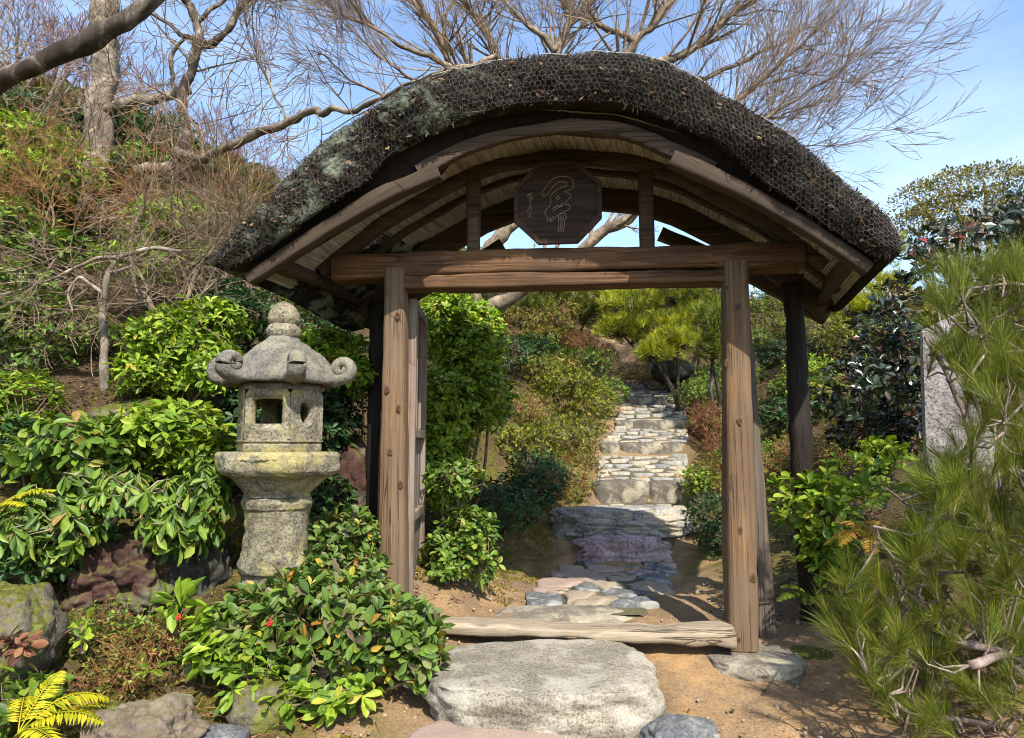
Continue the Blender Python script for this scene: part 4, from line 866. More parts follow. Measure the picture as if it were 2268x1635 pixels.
# fire box: six wall panels, square window front and back, round windows at the sides
zt, zb = lz(853), lz(1000); RB = 94 * PXM; ap = RB * math.cos(math.pi / 6); sw = RB
fire = link("fire_box", None, None, lan); fire["label"] = "hexagonal fire box with a square window"
def panel(k, hole):
    a = -math.pi / 2 + k * math.pi / 3; nrm_ = np.array([math.cos(a), math.sin(a), 0]); tg = np.array([-math.sin(a), math.cos(a), 0])
    z0, z1 = lz(978), lz(868); cz = lz(916); hw = sw / 2 - .001
    m = 32; ang = (np.arange(m) + .5) * 2 * np.pi / m
    def rect(hw_, u, d):
        o = []
        for t in ang:
            c_, s_ = math.cos(t), math.sin(t); k_ = min(hw_ / max(abs(c_), 1e-6), (u if s_ > 0 else d) / max(abs(s_), 1e-6)); o.append((c_ * k_, s_ * k_))
        return np.array(o)
    outer = rect(hw, z1 - cz, cz - z0)
    if hole == 'sq': i0 = rect(33 * PXM, lz(882) - cz, cz - lz(950)); i1 = rect(30 * PXM, lz(888) - cz, cz - lz(941))
    elif hole == 'ci': i0 = np.stack([np.cos(ang) * 21 * PXM, np.sin(ang) * 26 * PXM], 1); i1 = i0 * .86
    dd = [(outer, ap), (i0 * 1.22 if hole == 'ci' else rect(40 * PXM, lz(876) - cz, cz - lz(957)), ap + .001), (i0 * 1.04, ap + .008), (i0, ap - .004), (i1, ap - .008), (i1, ap - .055), (outer * .96, ap - .055)]
    V = []
    for ring, o in dd:
        for x, y in ring:
            p = nrm_ * o + tg * x + np.array([0, 0, cz + y]); V.append(p + nrm_ * (fbm(p, 22, 3, k) * .004))
    mb = MB(); mb.add(V, F4=grid_faces(len(dd), m, wrap_m=True)); link("wall", mb.mesh("wall"), M['lantern'], fire)
for k in range(6): panel(k, 'sq' if k in (0, 3) else 'ci')
lathe("upper_band", dense([(868.5, 95, .98), (868, 96, .98), (862, 97, .98), (853, 92, .98)], 2), M['lanterncap'], 72, .002, 11, parent=fire)
lathe("lower_band", dense([(1001, 92, .98), (996, 94, .98), (984, 94.5, .98), (982, 91, .98), (979, 97, .98), (976, 97, .98), (976, 60, .98)], 3), M['lantern'], 72, .003, 12, parent=fire)
lathe("platform", dense([(1098, 72, .3), (1092, 72, .5), (1080, 86, .8), (1068, 98, .95), (1058, 108, 1), (1056, 112, 1), (1051, 126, 1), (1042, 136, 1), (1020, 139, 1), (1008, 137, 1), (1001, 131, 1), (1000, 80, 1)], 4), M['lantern'], 96, .008, 13, petals=(1060, 1096, -.07))
lathe("pillar", dense([(1345, 72, 0), (1300, 64, 0), (1275, 64, 0), (1268, 66, 0), (1262, 73, 0), (1248, 76, 0), (1232, 73, 0), (1218, 68, 0), (1180, 66, 0), (1140, 66, 0), (1128, 67, 0), (1124, 71, 0), (1112, 74, 0), (1102, 72, 0), (1097, 66, 0)], 6), M['lantern'], 72, .007, 14)
mb = MB(); p = []
for i, t in enumerate(np.linspace(-1, 1, 25)): p.append((t * 36 * PXM, -(140 * math.cos(math.pi / 6) * PXM) - .003, lz(1017) + .006 * abs(math.sin(t * 9)) - .004))
link("carved_wave", tubes([(np.array(p), np.full(25, .003))], 5).mesh("carved_wave"), M['lanterncap'], lan)
# ------------------------------------------------------------------ plants
UP = np.array([0, 0, 1.0])
def leaf_template(kind):
    if kind == 'hi':
        st = [(.0, .07), (.25, .46), (.56, .98), (.82, .80), (1.0, .05)]; V = []; 
        for t, w_ in st: V += [(t, w_ * .5, .10 * w_ - .16 * t * t), (t, 0, -.03 * w_ - .16 * t * t), (t, -w_ * .5, .10 * w_ - .16 * t * t)]
        return np.array(V), None, grid_faces(5, 3)
    V = [(0, 0, 0), (.45, .5, .04), (.48, 0, -.05), (.45, -.5, .04), (1, 0, -.13)]
    return np.array(V), np.array([(0, 2, 1), (0, 3, 2), (2, 4, 1), (2, 3, 4)]), None
def leaves(mb, pos, X, Z, ln, wd, kind='lo'):
    T, F3, F4 = leaf_template(kind); n = len(pos); Y = norm(np.cross(Z, X)); Zz = np.cross(X, Y)
    V = pos[:, None] + T[None, :, 0:1] * (X * ln[:, None])[:, None] + T[None, :, 1:2] * (Y * wd[:, None])[:, None] + T[None, :, 2:3] * (Zz * ln[:, None])[:, None]
    off = (np.arange(n) * len(T))[:, None, None]
    mb.add(V.reshape(-1, 3), None if F3 is None else (F3[None] + off).reshape(-1, 3), None if F4 is None else (F4[None] + off).reshape(-1, 4)); return mb
_lt = {}
def leaf_obj_mesh(matkey):
    if matkey not in _lt:
        T, F3, F4 = leaf_template('hi'); me = np_mesh("leaf", T, [F4]); me.materials.append(M[matkey]); _lt[matkey] = me
    return _lt[matkey]
def whorls(rng, blobs, n, inner=.25, upbias=.25):
    """points with outward axes through a union of ellipsoids: (centre, radii)"""
    vol = np.array([np.prod(r) ** .67 for c, r in blobs]); k = rng.choice(len(blobs), n, p=vol / vol.sum())
    C = np.array([b[0] for b in blobs])[k]; R = np.array([b[1] for b in blobs])[k]
    D = norm(rng.normal(0, 1, (n, 3)) + np.array([0, -.25, upbias])); f = np.where(rng.random(n) < inner, rng.uniform(.35, .8, n), rng.uniform(.80, 1.08, n))
    lump = np.array([1 + .22 * fbm(d, 2.2, 2, kk) for d, kk in zip(D, k)])
    P = C + D * R * (f * lump)[:, None]; N = norm(D / R)
    ok = np.ones(n, bool)
    for c, r in blobs: ok &= ((((P - c) / r) ** 2).sum(1) > .30) | (rng.random(n) < .3)
    ok &= P[:, 2] > terrain(P[:, 0], P[:, 1]) + .015
    return P[ok], N[ok]
def shrub(name, label, cat, blobs, n, mat, leaf=(.06, .024), per=6, beta=(50, 80), droop=0.0, kind='lo', n_obj=0, seed=0, base=None, twig='twig', stems=5, upb=.5, group=None, stemr=.012, inner=.25, size_var=.25, dd=0.0):
    """blobs: (px, py, rx, ry, depth, depth_radius) in survey pixels/metres; whorled leaves on twigs"""
    if kind == 'hi' and n > 20: n = int(n * 1.4); leaf = (leaf[0] * .80, leaf[1] * .92)
    rng = np.random.default_rng(seed + 100); B = []
    for (px, py, rx, ry, d, dr) in blobs: B.append((at(px, py, d + dd), np.array([rx * (d + dd) / FPX, dr, ry * (d + dd) / FPX])))
    if base is None:
        c = np.mean([b[0] for b in B], 0); base = np.array([c[0], c[1] + .05, tz(c[0], c[1] + .05)])
    base = np.asarray(base, float); root = thing(name, label, cat, base, 0, group)
    P, N = whorls(rng, B, n, inner); n = len(P)
    A = norm(N * .7 + UP * upb + rng.normal(0, .22, (n, 3)))
    # twigs
    mids = [b[0] + (rng.uniform(-.35, .35, 3) * b[1]) for b in B for _ in range(max(1, stems // len(B)))]
    polys = []
    for m in mids:
        mid = (base + m) / 2 + rng.normal(0, .05, 3) * np.linalg.norm(m - base); polys.append((smooth_poly([base + rng.normal(0, .012, 3), mid, m], 7, 1), np.linspace(stemr, stemr * .55, 7)))
    Mm = np.array(mids)
    for i in rng.choice(n, min(n, 260), replace=False):
        m = Mm[np.argmin(((Mm - P[i]) ** 2).sum(1))]; q = (m + P[i]) / 2 + rng.normal(0, .02, 3) - np.array([0, 0, .02])
        polys.append((np.array([m, q, P[i]]), np.array([stemr * .45, stemr * .28, .0016])))
    link("branches", tubes(polys, 5).mesh("branches", True, base), M[twig], root)
    # leaves around each shoot tip
    k = per; az = rng.uniform(0, 2 * np.pi, (n, 1)) + np.arange(k)[None] * 2.4 + rng.normal(0, .4, (n, k)); be = np.radians(rng.uniform(beta[0], beta[1], (n, k))); 
    ref = norm(np.cross(A, norm(rng.normal(0, 1, (n, 3))))); r2 = np.cross(A, ref)
    rad = ref[:, None] * np.cos(az)[..., None] + r2[:, None] * np.sin(az)[..., None]
    X = A[:, None] * np.cos(be)[..., None] + rad * np.sin(be)[..., None] + np.array([0, 0, -droop])
    X = norm(X); Z = norm(A[:, None] * np.sin(be)[..., None] - rad * np.cos(be)[..., None] + rng.normal(0, .25, (n, k, 3)))
    pos = P[:, None] - A[:, None] * (rng.gamma(1.2, .28, (n, k, 1)) * leaf[0])
    keep = rng.random((n, k)) < .86
    pos, X, Z = pos[keep], X[keep], Z[keep]; ln = leaf[0] * rng.uniform(1 - size_var * 1.4, 1 + size_var, len(pos)); wd = leaf[1] * rng.uniform(.8, 1.2, len(pos)) * (ln / leaf[0])
    ok = pos[:, 2] + X[:, 2] * ln > terrain(pos[:, 0], pos[:, 1]) + .0
    pos, X, Z, ln, wd = pos[ok], X[ok], Z[ok], ln[ok], wd[ok]
    single = np.zeros(len(pos), bool)
    if n_obj:
        facing = -((pos - CAM) * np.array([0, 1, 0])).sum(1) + rng.normal(0, .08, len(pos)); idx = np.argsort(-facing)[:n_obj]; single[idx] = True
        lm = leaf_obj_mesh(mat); Yv = norm(np.cross(Z, X)); Zz = np.cross(X, Yv)
        for i in idx:
            o = bpy.data.objects.new("leaf", lm); COL.objects.link(o); o.parent = root
            p = pos[i] - base; x, y, z = X[i] * ln[i], Yv[i] * wd[i], Zz[i] * ln[i]
            o.matrix_basis = Matrix(((x[0], y[0], z[0], p[0]), (x[1], y[1], z[1], p[1]), (x[2], y[2], z[2], p[2]), (0, 0, 0, 1)))
    s = ~single
    if not s.any(): return root
    mb = leaves(MB(), pos[s], X[s], Z[s], ln[s], wd[s], kind)
    link("foliage", mb.mesh("foliage", True, base), M[mat], root, None, "stuff")
    return root
def grow(rng, p, d, Ln, r, lvl, out, cfg):
    n = cfg.get('n', 5); pts = [p]; q = np.array(p, float); d = norm(d)
    for i in range(n - 1):
        d = norm(d + rng.normal(0, cfg['wig'], 3) + UP * cfg['trop'] * (1 if lvl < cfg['lv0'] else .3)); q = q + d * Ln / (n - 1); pts.append(q)
    rr = np.linspace(r, max(r * .5, cfg['rmin']), n); out.append((np.array(pts), rr))
    if lvl <= 0: return
    k = cfg['kids'][lvl - 1] if isinstance(cfg['kids'], (list, tuple)) else cfg['kids']
    for c in range(k):
        i = rng.integers(1, n) if c else n - 1; t = norm(pts[i] - pts[i - 1]); ax = norm(np.cross(t, rng.normal(0, 1, 3))); a = math.radians(rng.uniform(*cfg['ang']))
        if c == 0: a *= .45
        nd = t * math.cos(a) + ax * math.sin(a)
        grow(rng, pts[i], nd, Ln * rng.uniform(*cfg['sh']), max(rr[i] * cfg['rs'], cfg['rmin']), lvl - 1, out, cfg)
def branch_px(pts, d, r0, r1, rng, n=None, dj=.0, wob=.0):
    """limb through surveyed points; d is a depth or a list of depths"""
    ds = np.interp(np.linspace(0, 1, len(pts)), np.linspace(0, 1, len(np.atleast_1d(d))), np.atleast_1d(d))
    P = np.array([at(x, y, dd) for (x, y), dd in zip(pts, ds)]); n = n or 6 * len(pts)
    P = smooth_poly(P, n, 3)
    if wob: P = P + np.array([[fbm(p, 3, 2, 1), fbm(p, 3, 2, 2), fbm(p, 3, 2, 3)] for p in P]) * wob
    return P, np.linspace(r0, r1, n) * (1 + .08 * rng.normal(0, 1, n))

# ---- bare maple whose crown fans out above the roof
rng = np.random.default_rng(77); DM = 9.2
trunk_px = [((1040, 725), (1042, 660), (1060, 580), (1120, 515), (1160, 470)), ]
limbs = [([(1040, 725), (1042, 660), (1060, 580), (1115, 515), (1150, 470)], [9.4, 9.4], .14, .11),
         ([(1055, 705), (1110, 668), (1170, 632), (1260, 570), (1330, 520), (1405, 472), (1500, 380), (1600, 255), (1710, 150), (1800, 70)], [9.4, 8.8, 8.6], .105, .015),
         ([(1150, 470), (1215, 300), (1232, 110), (1262, 60), (1240, -20)], [9.4, 9.2], .11, .04),
         ([(1150, 470), (1130, 250), (1105, 120), (1075, 85), (1062, 55), (1015, -30)], [9.4, 9.6], .10, .035),
         ([(1215, 300), (1385, 150), (1402, 95), (1440, 62), (1510, -20)], [9.3, 8.9], .10, .03),
         ([(1130, 250), (1005, 150), (988, 112), (962, 60), (905, -10)], [9.5, 9.0], .09, .03),
         ([(1385, 150), (1520, 118), (1590, 62), (1700, -20)], [9.0, 8.6], .07, .022),
         ([(1500, 380), (1620, 310), (1740, 235), (1840, 175)], [8.7, 8.4], .05, .010),
         ([(1500, 400), (1640, 350), (1720, 335), (1790, 322)], [8.8, 8.3], .04, .008),
         ([(1440, 420), (1570, 310), (1700, 262), (1800, 232)], [8.8, 8.9], .045, .008),
         ([(1380, 160), (1560, 180), (1700, 110), (1850, 40)], [9.0, 9.3], .045, .010),
         ([(1005, 150), (905, 112), (810, 55), (730, 20)], [9.2, 8.6], .045, .010),
         ([(1105, 125), (930, 190), (840, 120), (770, 60)], [9.0, 8.2], .04, .008),
         ([(1000, 175), (880, 230), (780, 180), (700, 110)], [9.0, 9.3], .035, .007),
         ([(1232, 110), (1180, 60), (1130, 20), (1110, -30)], [9.2, 9.2], .05, .02),
         ([(1405, 95), (1330, 60), (1300, 20), (1310, -30)], [9.1, 9.2], .05, .02)]
base = at(1040, 735, 9.4); base[2] = tz(base[0], base[1]) - .1
maple = thing("maple_tree", "tall bare maple whose fine twigs fan out above the roof", "tree", base)
polys = []; twg = []; cfg = dict(n=5, wig=.10, trop=.05, lv0=9, kids=[4, 3, 3], ang=(14, 36), sh=(.55, .8), rs=.58, rmin=.0030)
for k, (pts, d, r0, r1) in enumerate(limbs):
    P, R = branch_px(pts, d, r0, r1, rng, wob=.06); 
    if k == 0: P[0] = base; 
    polys.append((P, R))
    if k == 0: continue
    nk = int(8 + 4.2 * len(pts))
    for _ in range(nk):
        i = int(len(P) * rng.beta(2.6, 1.1)); i = min(max(i, 3), len(P) - 1); t = norm(P[i] - P[i - 1]); 
        nd = norm(t * 1.0 + rng.normal(0, .55, 3) * np.array([1, .8, 1]) + UP * .15)
        grow(rng, P[i], nd, rng.uniform(.45, .95), max(.006, R[i] * .42), 3 if rng.random() < .65 else 2, twg, cfg)
link("trunk", tubes(polys, 10, None, .22).mesh("trunk", True, base), M['bark'], maple)
link("twigs", tubes(twg, 3).mesh("twigs", True, base), M['twig'], maple, None, "stuff")

# ---- left-hand trees
def limb_tree(name, label, specs, mat, seed, tw=None, twmat='twig', nsub=6, L0=(.6, 1.2), k=10, wob=.05, lv=3, kids=[3, 3, 3], rmin=.004):
    rng = np.random.default_rng(seed); polys = []; out = []
    for s in specs: P, R = branch_px(s[0], s[1], s[2], s[3], rng, wob=wob); polys.append((P, R))
    base = polys[0][0][0].copy(); root = thing(name, label, "tree", base)
    cfg = dict(n=5, wig=.16, trop=.03, lv0=9, kids=kids, ang=(28, 65), sh=(.5, .75), rs=.55, rmin=rmin)
    for s, (P, R) in zip(specs, polys):
        for _ in range(s[4] if len(s) > 4 else nsub):
            i = int(rng.integers(len(P) // 3, len(P))); t = norm(P[i] - P[i - 1])
            grow(rng, P[i], norm(t + rng.normal(0, .8, 3) + UP * .3), rng.uniform(*L0), max(.006, R[i] * .3), lv, out, cfg)
    link("trunk", tubes(polys, k, None, .30 if k > 8 else .15).mesh("trunk", True, base), M[mat], root)
    if out: link("twigs", tubes(out, 3).mesh("twigs", True, base), M[twmat], root, None, "stuff")
    return root
limb_tree("tree", "thick pale tree trunk with moss standing upright on the left slope",
          [([(222, 385), (220, 330), (215, 260), (228, 180), (232, 100), (238, 20), (232, -60)], 8.6, .175, .14, 3), ([(225, 245), (270, 232), (340, 222), (415, 205)], [8.6, 8.2], .07, .05, 0), ([(215, 60), (212, 20), (215, -20)], 8.55, .08, .07, 2)], 'bark_moss', 1, wob=.05)
limb_tree("tree", "contorted dark small tree with moss-spotted branches against the sky left of the roof",
          [([(418, 375), (412, 300), (405, 235), (402, 200), (425, 160), (436, 110), (438, 60), (415, 10), (400, -30)], 8.0, .075, .045, 2), ([(432, 98), (470, 98), (505, 75), (525, 35), (560, -10)], 8.0, .05, .035, 1),
           ([(430, 85), (400, 78), (375, 50), (330, 30)], 8.0, .035, .012, 4), ([(436, 45), (460, 30), (490, 10), (520, -20)], 8.0, .03, .02, 1), ([(405, 225), (375, 180), (380, 120), (410, 85)], 8.0, .03, .02, 1)], 'bark_dark', 2, wob=.05)
limb_tree("tree", "heavy dark branch slanting up across the top left corner",
          [([(-700, 900), (-520, 560), (-300, 330), (-120, 235), (0, 182), (120, 130), (215, 90), (290, 45), (345, -10), (400, -90)], [4.0, 3.7, 3.6], .085, .043, 0), ([(400, -90), (600, -120), (760, -40), (825, 90), (880, 175), (945, 224), (1035, 257), (1085, 245)], [3.6, 3.2, 3.12], .006, .0014, 1)], 'bark_dark', 3, wob=.035, k=16, L0=(.10, .2), lv=1, kids=[2], rmin=.0012, twmat='twig_red')
limb_tree("tree", "low grey tree with one long pale limb reaching right to the roof edge",
          [([(440, 372), (400, 350), (385, 330)], 6.6, .07, .05, 2), ([(385, 335), (410, 350), (450, 348), (500, 325), (560, 300), (640, 272), (690, 245), (720, 250), (790, 240), (880, 200), (960, 160), (1010, 150)], [6.6, 5.4, 3.3], .05, .004, 1), ([(450, 348), (440, 290), (400, 230), (330, 190)], [6.4, 6.6], .018, .006, 12), ([(640, 272), (600, 190), (560, 120), (545, 50)], [6.2, 6.4], .012, .004, 12), ([(300, 378), (360, 370), (430, 362)], 6.7, .05, .06, 0)], 'bark', 4, wob=.03)
for i, (lab, sp) in enumerate([
    ("twisted bare shrub with a thick mossy stem at the left of the slope", [([(238, 890), (232, 800), (228, 700), (232, 640), (240, 600), (262, 565), (330, 545), (400, 560)], [4.9, 5.0], .034, .012, 14), ([(235, 650), (180, 610), (150, 650), (160, 690)], 4.95, .016, .007, 8), ([(262, 565), (210, 570), (150, 600), (60, 640), (0, 650)], 4.95, .016, .006, 12), ([(240, 600), (300, 590), (320, 640), (318, 680)], 4.95, .014, .006, 6)]),
    ("forked bare shrub with pale stems left of the lantern top", [([(370, 800), (355, 720), (340, 690), (320, 640)], 5.2, .026, .02, 4), ([(375, 760), (390, 690), (415, 650), (440, 590), (470, 560), (500, 500)], 5.2, .024, .008, 7), ([(390, 690), (420, 670), (460, 640), (500, 560)], 5.2, .014, .006, 10), ([(340, 690), (300, 640), (280, 560), (300, 480)], 5.3, .016, .006, 6)]),
    ("bare shrub with grey stems right below the left roof tip", [([(600, 730), (590, 690), (560, 660), (530, 600), (520, 540)], 6.0, .03, .012, 12), ([(575, 720), (590, 680), (600, 640), (590, 590)], 6.0, .022, .01, 10), ([(545, 690), (520, 640), (470, 560), (440, 500)], 6.1, .02, .006, 12)]),
    ("spreading bare shrub with orange twigs high on the left slope", [([(130, 620), (120, 560), (90, 500), (40, 470), (-20, 440)], 6.4, .024, .006, 16), ([(120, 560), (180, 510), (240, 480), (320, 470)], 6.4, .018, .005, 16), ([(115, 545), (120, 480), (100, 430), (60, 400)], 6.4, .014, .004, 12)]),
    ("bare shrub with tangled twigs behind the left roof edge", [([(430, 620), (440, 560), (480, 510), (520, 470), (560, 440)], 6.6, .022, .006, 8), ([(440, 560), (400, 510), (360, 470), (330, 440)], 6.6, .016, .005, 8), ([(480, 510), (470, 460), (500, 420)], 6.6, .012, .005, 12)])]):
    limb_tree("bare_shrub", lab, sp, ('bark_moss', 'bark', 'bark', 'twig', 'twig')[i], 10 + i, twmat=('twig', 'twig', 'twig', 'twig_orange', 'twig_orange')[i], L0=(.35, .75), lv=2, kids=[4, 4, 3], wob=.03, k=8, rmin=.0024)["category"] = "shrub"

# ---- bare woodland up the left slope: copies of a few twiggy trees
def bare_tree(label, seed, H, mat, trunk_r=.05, kids=[4, 4, 4, 3], ang=(18, 45), trop=.05, rmin=.0045):
    rng = np.random.default_rng(seed); out = []; big = []
    root = thing("bare_tree", label, "tree", (0, 0, 0), 0, "bare trees on the slope")
    for s in range(3):
        d0 = norm(np.array([rng.normal(0, .25), rng.normal(0, .25), 1.0])); o = []
        grow(rng, np.array([rng.normal(0, .05), rng.normal(0, .05), -.15]), d0, H * .42, trunk_r, 4, o, dict(n=5, wig=.11, trop=trop, lv0=9, kids=kids, ang=ang, sh=(.48, .72), rs=.6, rmin=rmin))
        for p, r in o: (big if r[0] > .013 else out).append((p, r))
    link("trunk", tubes(big, 6).mesh("trunk"), M['bark_moss'], root); link("twigs", tubes(out, 3).mesh("twigs"), M[mat], root, None, "stuff"); return root
rng = np.random.default_rng(91)
proto = [bare_tree("bare reddish-twigged tree on the upper left slope", 1, 3.2, 'twig_red'), bare_tree("bare grey-brown tree on the upper left slope", 2, 3.6, 'twig'), bare_tree("bare low spreading orange-twigged tree on the upper left slope", 3, 2.2, 'twig_orange', .03, [3, 4, 4, 3], (35, 80), -.01, .0035)]
spots = [(60, 330, 11, 0), (150, 300, 12, 2), (300, 330, 12.5, 0), (360, 330, 11, 2), (470, 420, 12, 2), (560, 460, 13, 0), (690, 520, 12, 2), (-40, 300, 13, 0), (20, 220, 16, 1), (110, 210, 17, 0), (200, 230, 16, 0), (290, 250, 16, 0), (380, 300, 16, 1),
         (460, 340, 17, 0), (540, 390, 16, 2), (640, 440, 17, 2), (250, 330, 11, 2), (420, 390, 10.4, 2), (600, 460, 10.5, 2), (90, 400, 9.0, 2), (330, 400, 9.4, 2), (520, 480, 9.5, 2), (640, 540, 9.6, 2), (800, 590, 15, 0), (880, 590, 14, 2), (30, 480, 8.0, 2), (200, 470, 8.2, 2), (420, 540, 7.8, 2)]
used = set()
for (px, py, d, k) in spots:
    p = at(px, py, d); z = tz(p[0], p[1]); sc = rng.uniform(.8, 1.1) * (.62 if d < 10 else 1) * (.58 if 290 < px < 760 and d > 10 else 1)
    if k in used: copy_tree(proto[k], (p[0], p[1], z), rng.uniform(0, 6.28), sc)
    else: proto[k].location = (p[0], p[1], z); proto[k].scale = (sc,) * 3; used.add(k)

# ---- evergreen shrubs: left bank
S = shrub
S("evergreen_shrub", "yellow-green leafy shrub at the left edge beside the thick pale trunk", "shrub", [(60, 320, 120, 60, 7.6, .5), (130, 390, 110, 60, 7.4, .5), (10, 400, 90, 60, 7.3, .5)], 1000, 'lf_bright', (.085, .032), 6, seed=1)
S("evergreen_shrub", "dark evergreen shrub behind the thick pale trunk at the left", "shrub", [(60, 265, 130, 45, 9.2, .7), (330, 320, 120, 65, 9.6, .7), (170, 280, 90, 40, 9.6, .5)], 900, 'lf_dark', (.10, .035), 6, seed=2)
S("evergreen_shrub", "small bright shrub just right of the thick pale trunk foot", "shrub", [(310, 360, 60, 35, 8.2, .4)], 200, 'lf_mid', (.085, .032), 6, seed=3)
S("evergreen_shrub", "light green shrub among orange twigs in the middle of the left slope", "shrub", [(420, 500, 130, 50, 6.6, .5), (330, 580, 120, 40, 6.3, .4), (500, 580, 80, 40, 6.4, .4)], 1000, 'lf_bright', (.07, .027), 5, seed=4)
S("evergreen_shrub", "dark green shrub low at the left edge under the orange twigs", "shrub", [(30, 520, 90, 80, 6.4, .4), (40, 640, 80, 60, 6.0, .4), (140, 560, 70, 50, 6.4, .4)], 700, 'lf_mid', (.065, .03), 6, seed=5)
S("evergreen_shrub", "mid green small-leaved shrub at the left behind the mossy stem", "shrub", [(110, 730, 130, 80, 5.3, .4), (60, 810, 90, 60, 5.1, .3), (230, 780, 60, 80, 5.6, .3), (20, 700, 60, 60, 5.3, .3)], 900, 'lf_mid', (.055, .024), 6, seed=6)
S("pieris_shrub", "bright glossy whorled shrub between the forked stems and the lantern cap", "shrub", [(400, 760, 110, 75, 4.95, .35), (350, 830, 80, 55, 4.8, .3), (470, 720, 70, 60, 5.0, .3), (480, 820, 60, 50, 4.7, .25)], 620, 'lf_bright', (.085, .027), 7, (45, 80), n_obj=160, seed=7, kind='hi')
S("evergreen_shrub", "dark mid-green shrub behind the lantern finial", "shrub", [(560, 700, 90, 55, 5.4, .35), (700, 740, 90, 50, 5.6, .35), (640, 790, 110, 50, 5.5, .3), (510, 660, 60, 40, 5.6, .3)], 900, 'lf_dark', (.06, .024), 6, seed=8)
S("pieris_shrub", "bright round shrub at the far left edge above the large glossy leaves", "shrub", [(40, 880, 85, 60, 4.5, .3), (-20, 940, 60, 60, 4.4, .3), (60, 950, 50, 40, 4.4, .2)], 260, 'lf_bright', (.075, .025), 7, n_obj=120, seed=9, kind='hi')
S("pieris_shrub", "bright whorled shrub directly left of the lantern fire box", "shrub", [(400, 950, 110, 55, 4.2, .25), (330, 930, 50, 35, 4.15, .2), (470, 1000, 55, 50, 4.2, .2), (420, 1030, 80, 40, 4.25, .2)], 210, 'lf_bright', (.105, .036), 7, (50, 88), n_obj=260, seed=10, kind='hi')
S("evergreen_shrub", "shrub with large pale glossy leaves at the left below the bright round one", "shrub", [(170, 970, 110, 50, 4.1, .22), (230, 1010, 80, 45, 4.05, .2), (90, 1010, 70, 40, 4.1, .2)], 120, 'lf_mid', (.13, .048), 6, (55, 95), n_obj=220, seed=11, kind='hi')
S("drooping_shrub", "shrub with hanging whorls of long leaves over the dark red rock", "shrub", [(300, 1090, 130, 55, 3.75, .22), (400, 1150, 80, 60, 3.7, .2), (200, 1080, 60, 50, 3.75, .2), (460, 1100, 50, 80, 3.72, .18)], 105, 'lf_mid', (.115, .036), 9, (95, 128), .25, 'hi', 290, 12, base=at(180, 1230, 3.85), twig='twig_pale', stemr=.016, upb=.8)
S("drooping_shrub", "shrub with hanging whorls of leaves at the left edge above the boulder", "shrub", [(70, 1150, 85, 75, 3.6, .2), (150, 1170, 60, 50, 3.6, .2), (10, 1210, 60, 50, 3.6, .2)], 70, 'lf_mid', (.125, .038), 9, (90, 125), .2, 'hi', 220, 13, twig='twig_pale', stemr=.014, upb=.8)
S("evergreen_shrub", "low dark glossy shrub under the hanging whorls at the far left", "shrub", [(70, 1240, 90, 40, 3.62, .2), (190, 1200, 60, 40, 3.75, .2), (30, 1000, 60, 80, 4.2, .2), (250, 1060, 100, 60, 4.2, .2)], 210, 'lf_dark', (.08, .03), 6, seed=14, kind='hi', n_obj=100)
S("pieris_shrub", "bright whorled shrub between the lantern cap and the left gate post", "shrub", [(750, 790, 75, 55, 4.75, .3), (710, 760, 50, 30, 4.7, .2), (790, 830, 45, 40, 4.6, .2)], 210, 'lf_bright', (.085, .03), 7, n_obj=160, seed=15, kind='hi')
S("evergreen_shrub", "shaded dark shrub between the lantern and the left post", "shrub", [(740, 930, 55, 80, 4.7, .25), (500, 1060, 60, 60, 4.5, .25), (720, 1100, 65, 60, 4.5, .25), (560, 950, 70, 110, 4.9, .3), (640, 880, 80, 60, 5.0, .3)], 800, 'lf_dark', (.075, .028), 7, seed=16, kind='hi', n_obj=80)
S("evergreen_shrub", "light mixed shrub leaning on the foot of the left post", "shrub", [(750, 1200, 85, 70, 4.0, .2), (800, 1280, 60, 60, 3.85, .2), (720, 1270, 60, 60, 3.8, .2), (790, 1180, 40, 50, 3.95, .15)], 330, 'lf_mixed', (.07, .028), 6, (35, 75), n_obj=200, seed=17, kind='hi')
S("evergreen_shrub", "broad leafy shrub in front of the lantern and the sill end", "shrub", [(690, 1370, 150, 95, 3.42, .26), (830, 1400, 120, 80, 3.4, .24), (920, 1410, 62, 62, 3.36, .18), (560, 1420, 130, 75, 3.38, .22), (620, 1340, 110, 45, 3.5, .2), (720, 1490, 140, 60, 3.3, .2), (940, 1470, 40, 45, 3.32, .12)], 520, 'lf_mixed', (.092, .037), 6, (25, 75), n_obj=300, seed=18, kind='hi', base=at(690, 1575, 3.4), stems=14, size_var=.35)
S("pieris_shrub", "bright pale-green whorled shoots at the lower front of the broad leafy shrub", "shrub", [(500, 1440, 70, 45, 3.25, .12), (560, 1500, 80, 45, 3.2, .12), (680, 1545, 90, 30, 3.15, .1), (770, 1530, 60, 40, 3.15, .1), (480, 1380, 50, 30, 3.3, .1)], 95, 'lf_bright', (.105, .04), 6, (55, 90), n_obj=290, seed=19, kind='hi', base=at(640, 1580, 3.3), upb=.7)
S("seedling", "single green rosette of long leaves left of the lantern foot", "plant", [(390, 1330, 4, 4, 3.4, .01)], 6, 'lf_bright', (.14, .046), 6, (60, 85), n_obj=30, seed=20, kind='hi', inner=0)
S("seedling", "small plant with purplish leaves on the left boulder", "plant", [(45, 1420, 30, 25, 2.98, .05)], 10, 'lf_brown', (.075, .032), 5, (50, 90), n_obj=40, seed=21, kind='hi', inner=0, base=at(45, 1470, 3.0))
S("evergreen_shrub", "small green shrub at the bottom left corner behind the yellow fern", "shrub", [(30, 1560, 60, 60, 2.95, .15), (90, 1530, 30, 30, 3.0, .1)], 36, 'lf_mid', (.085, .036), 6, n_obj=120, seed=22, kind='hi')
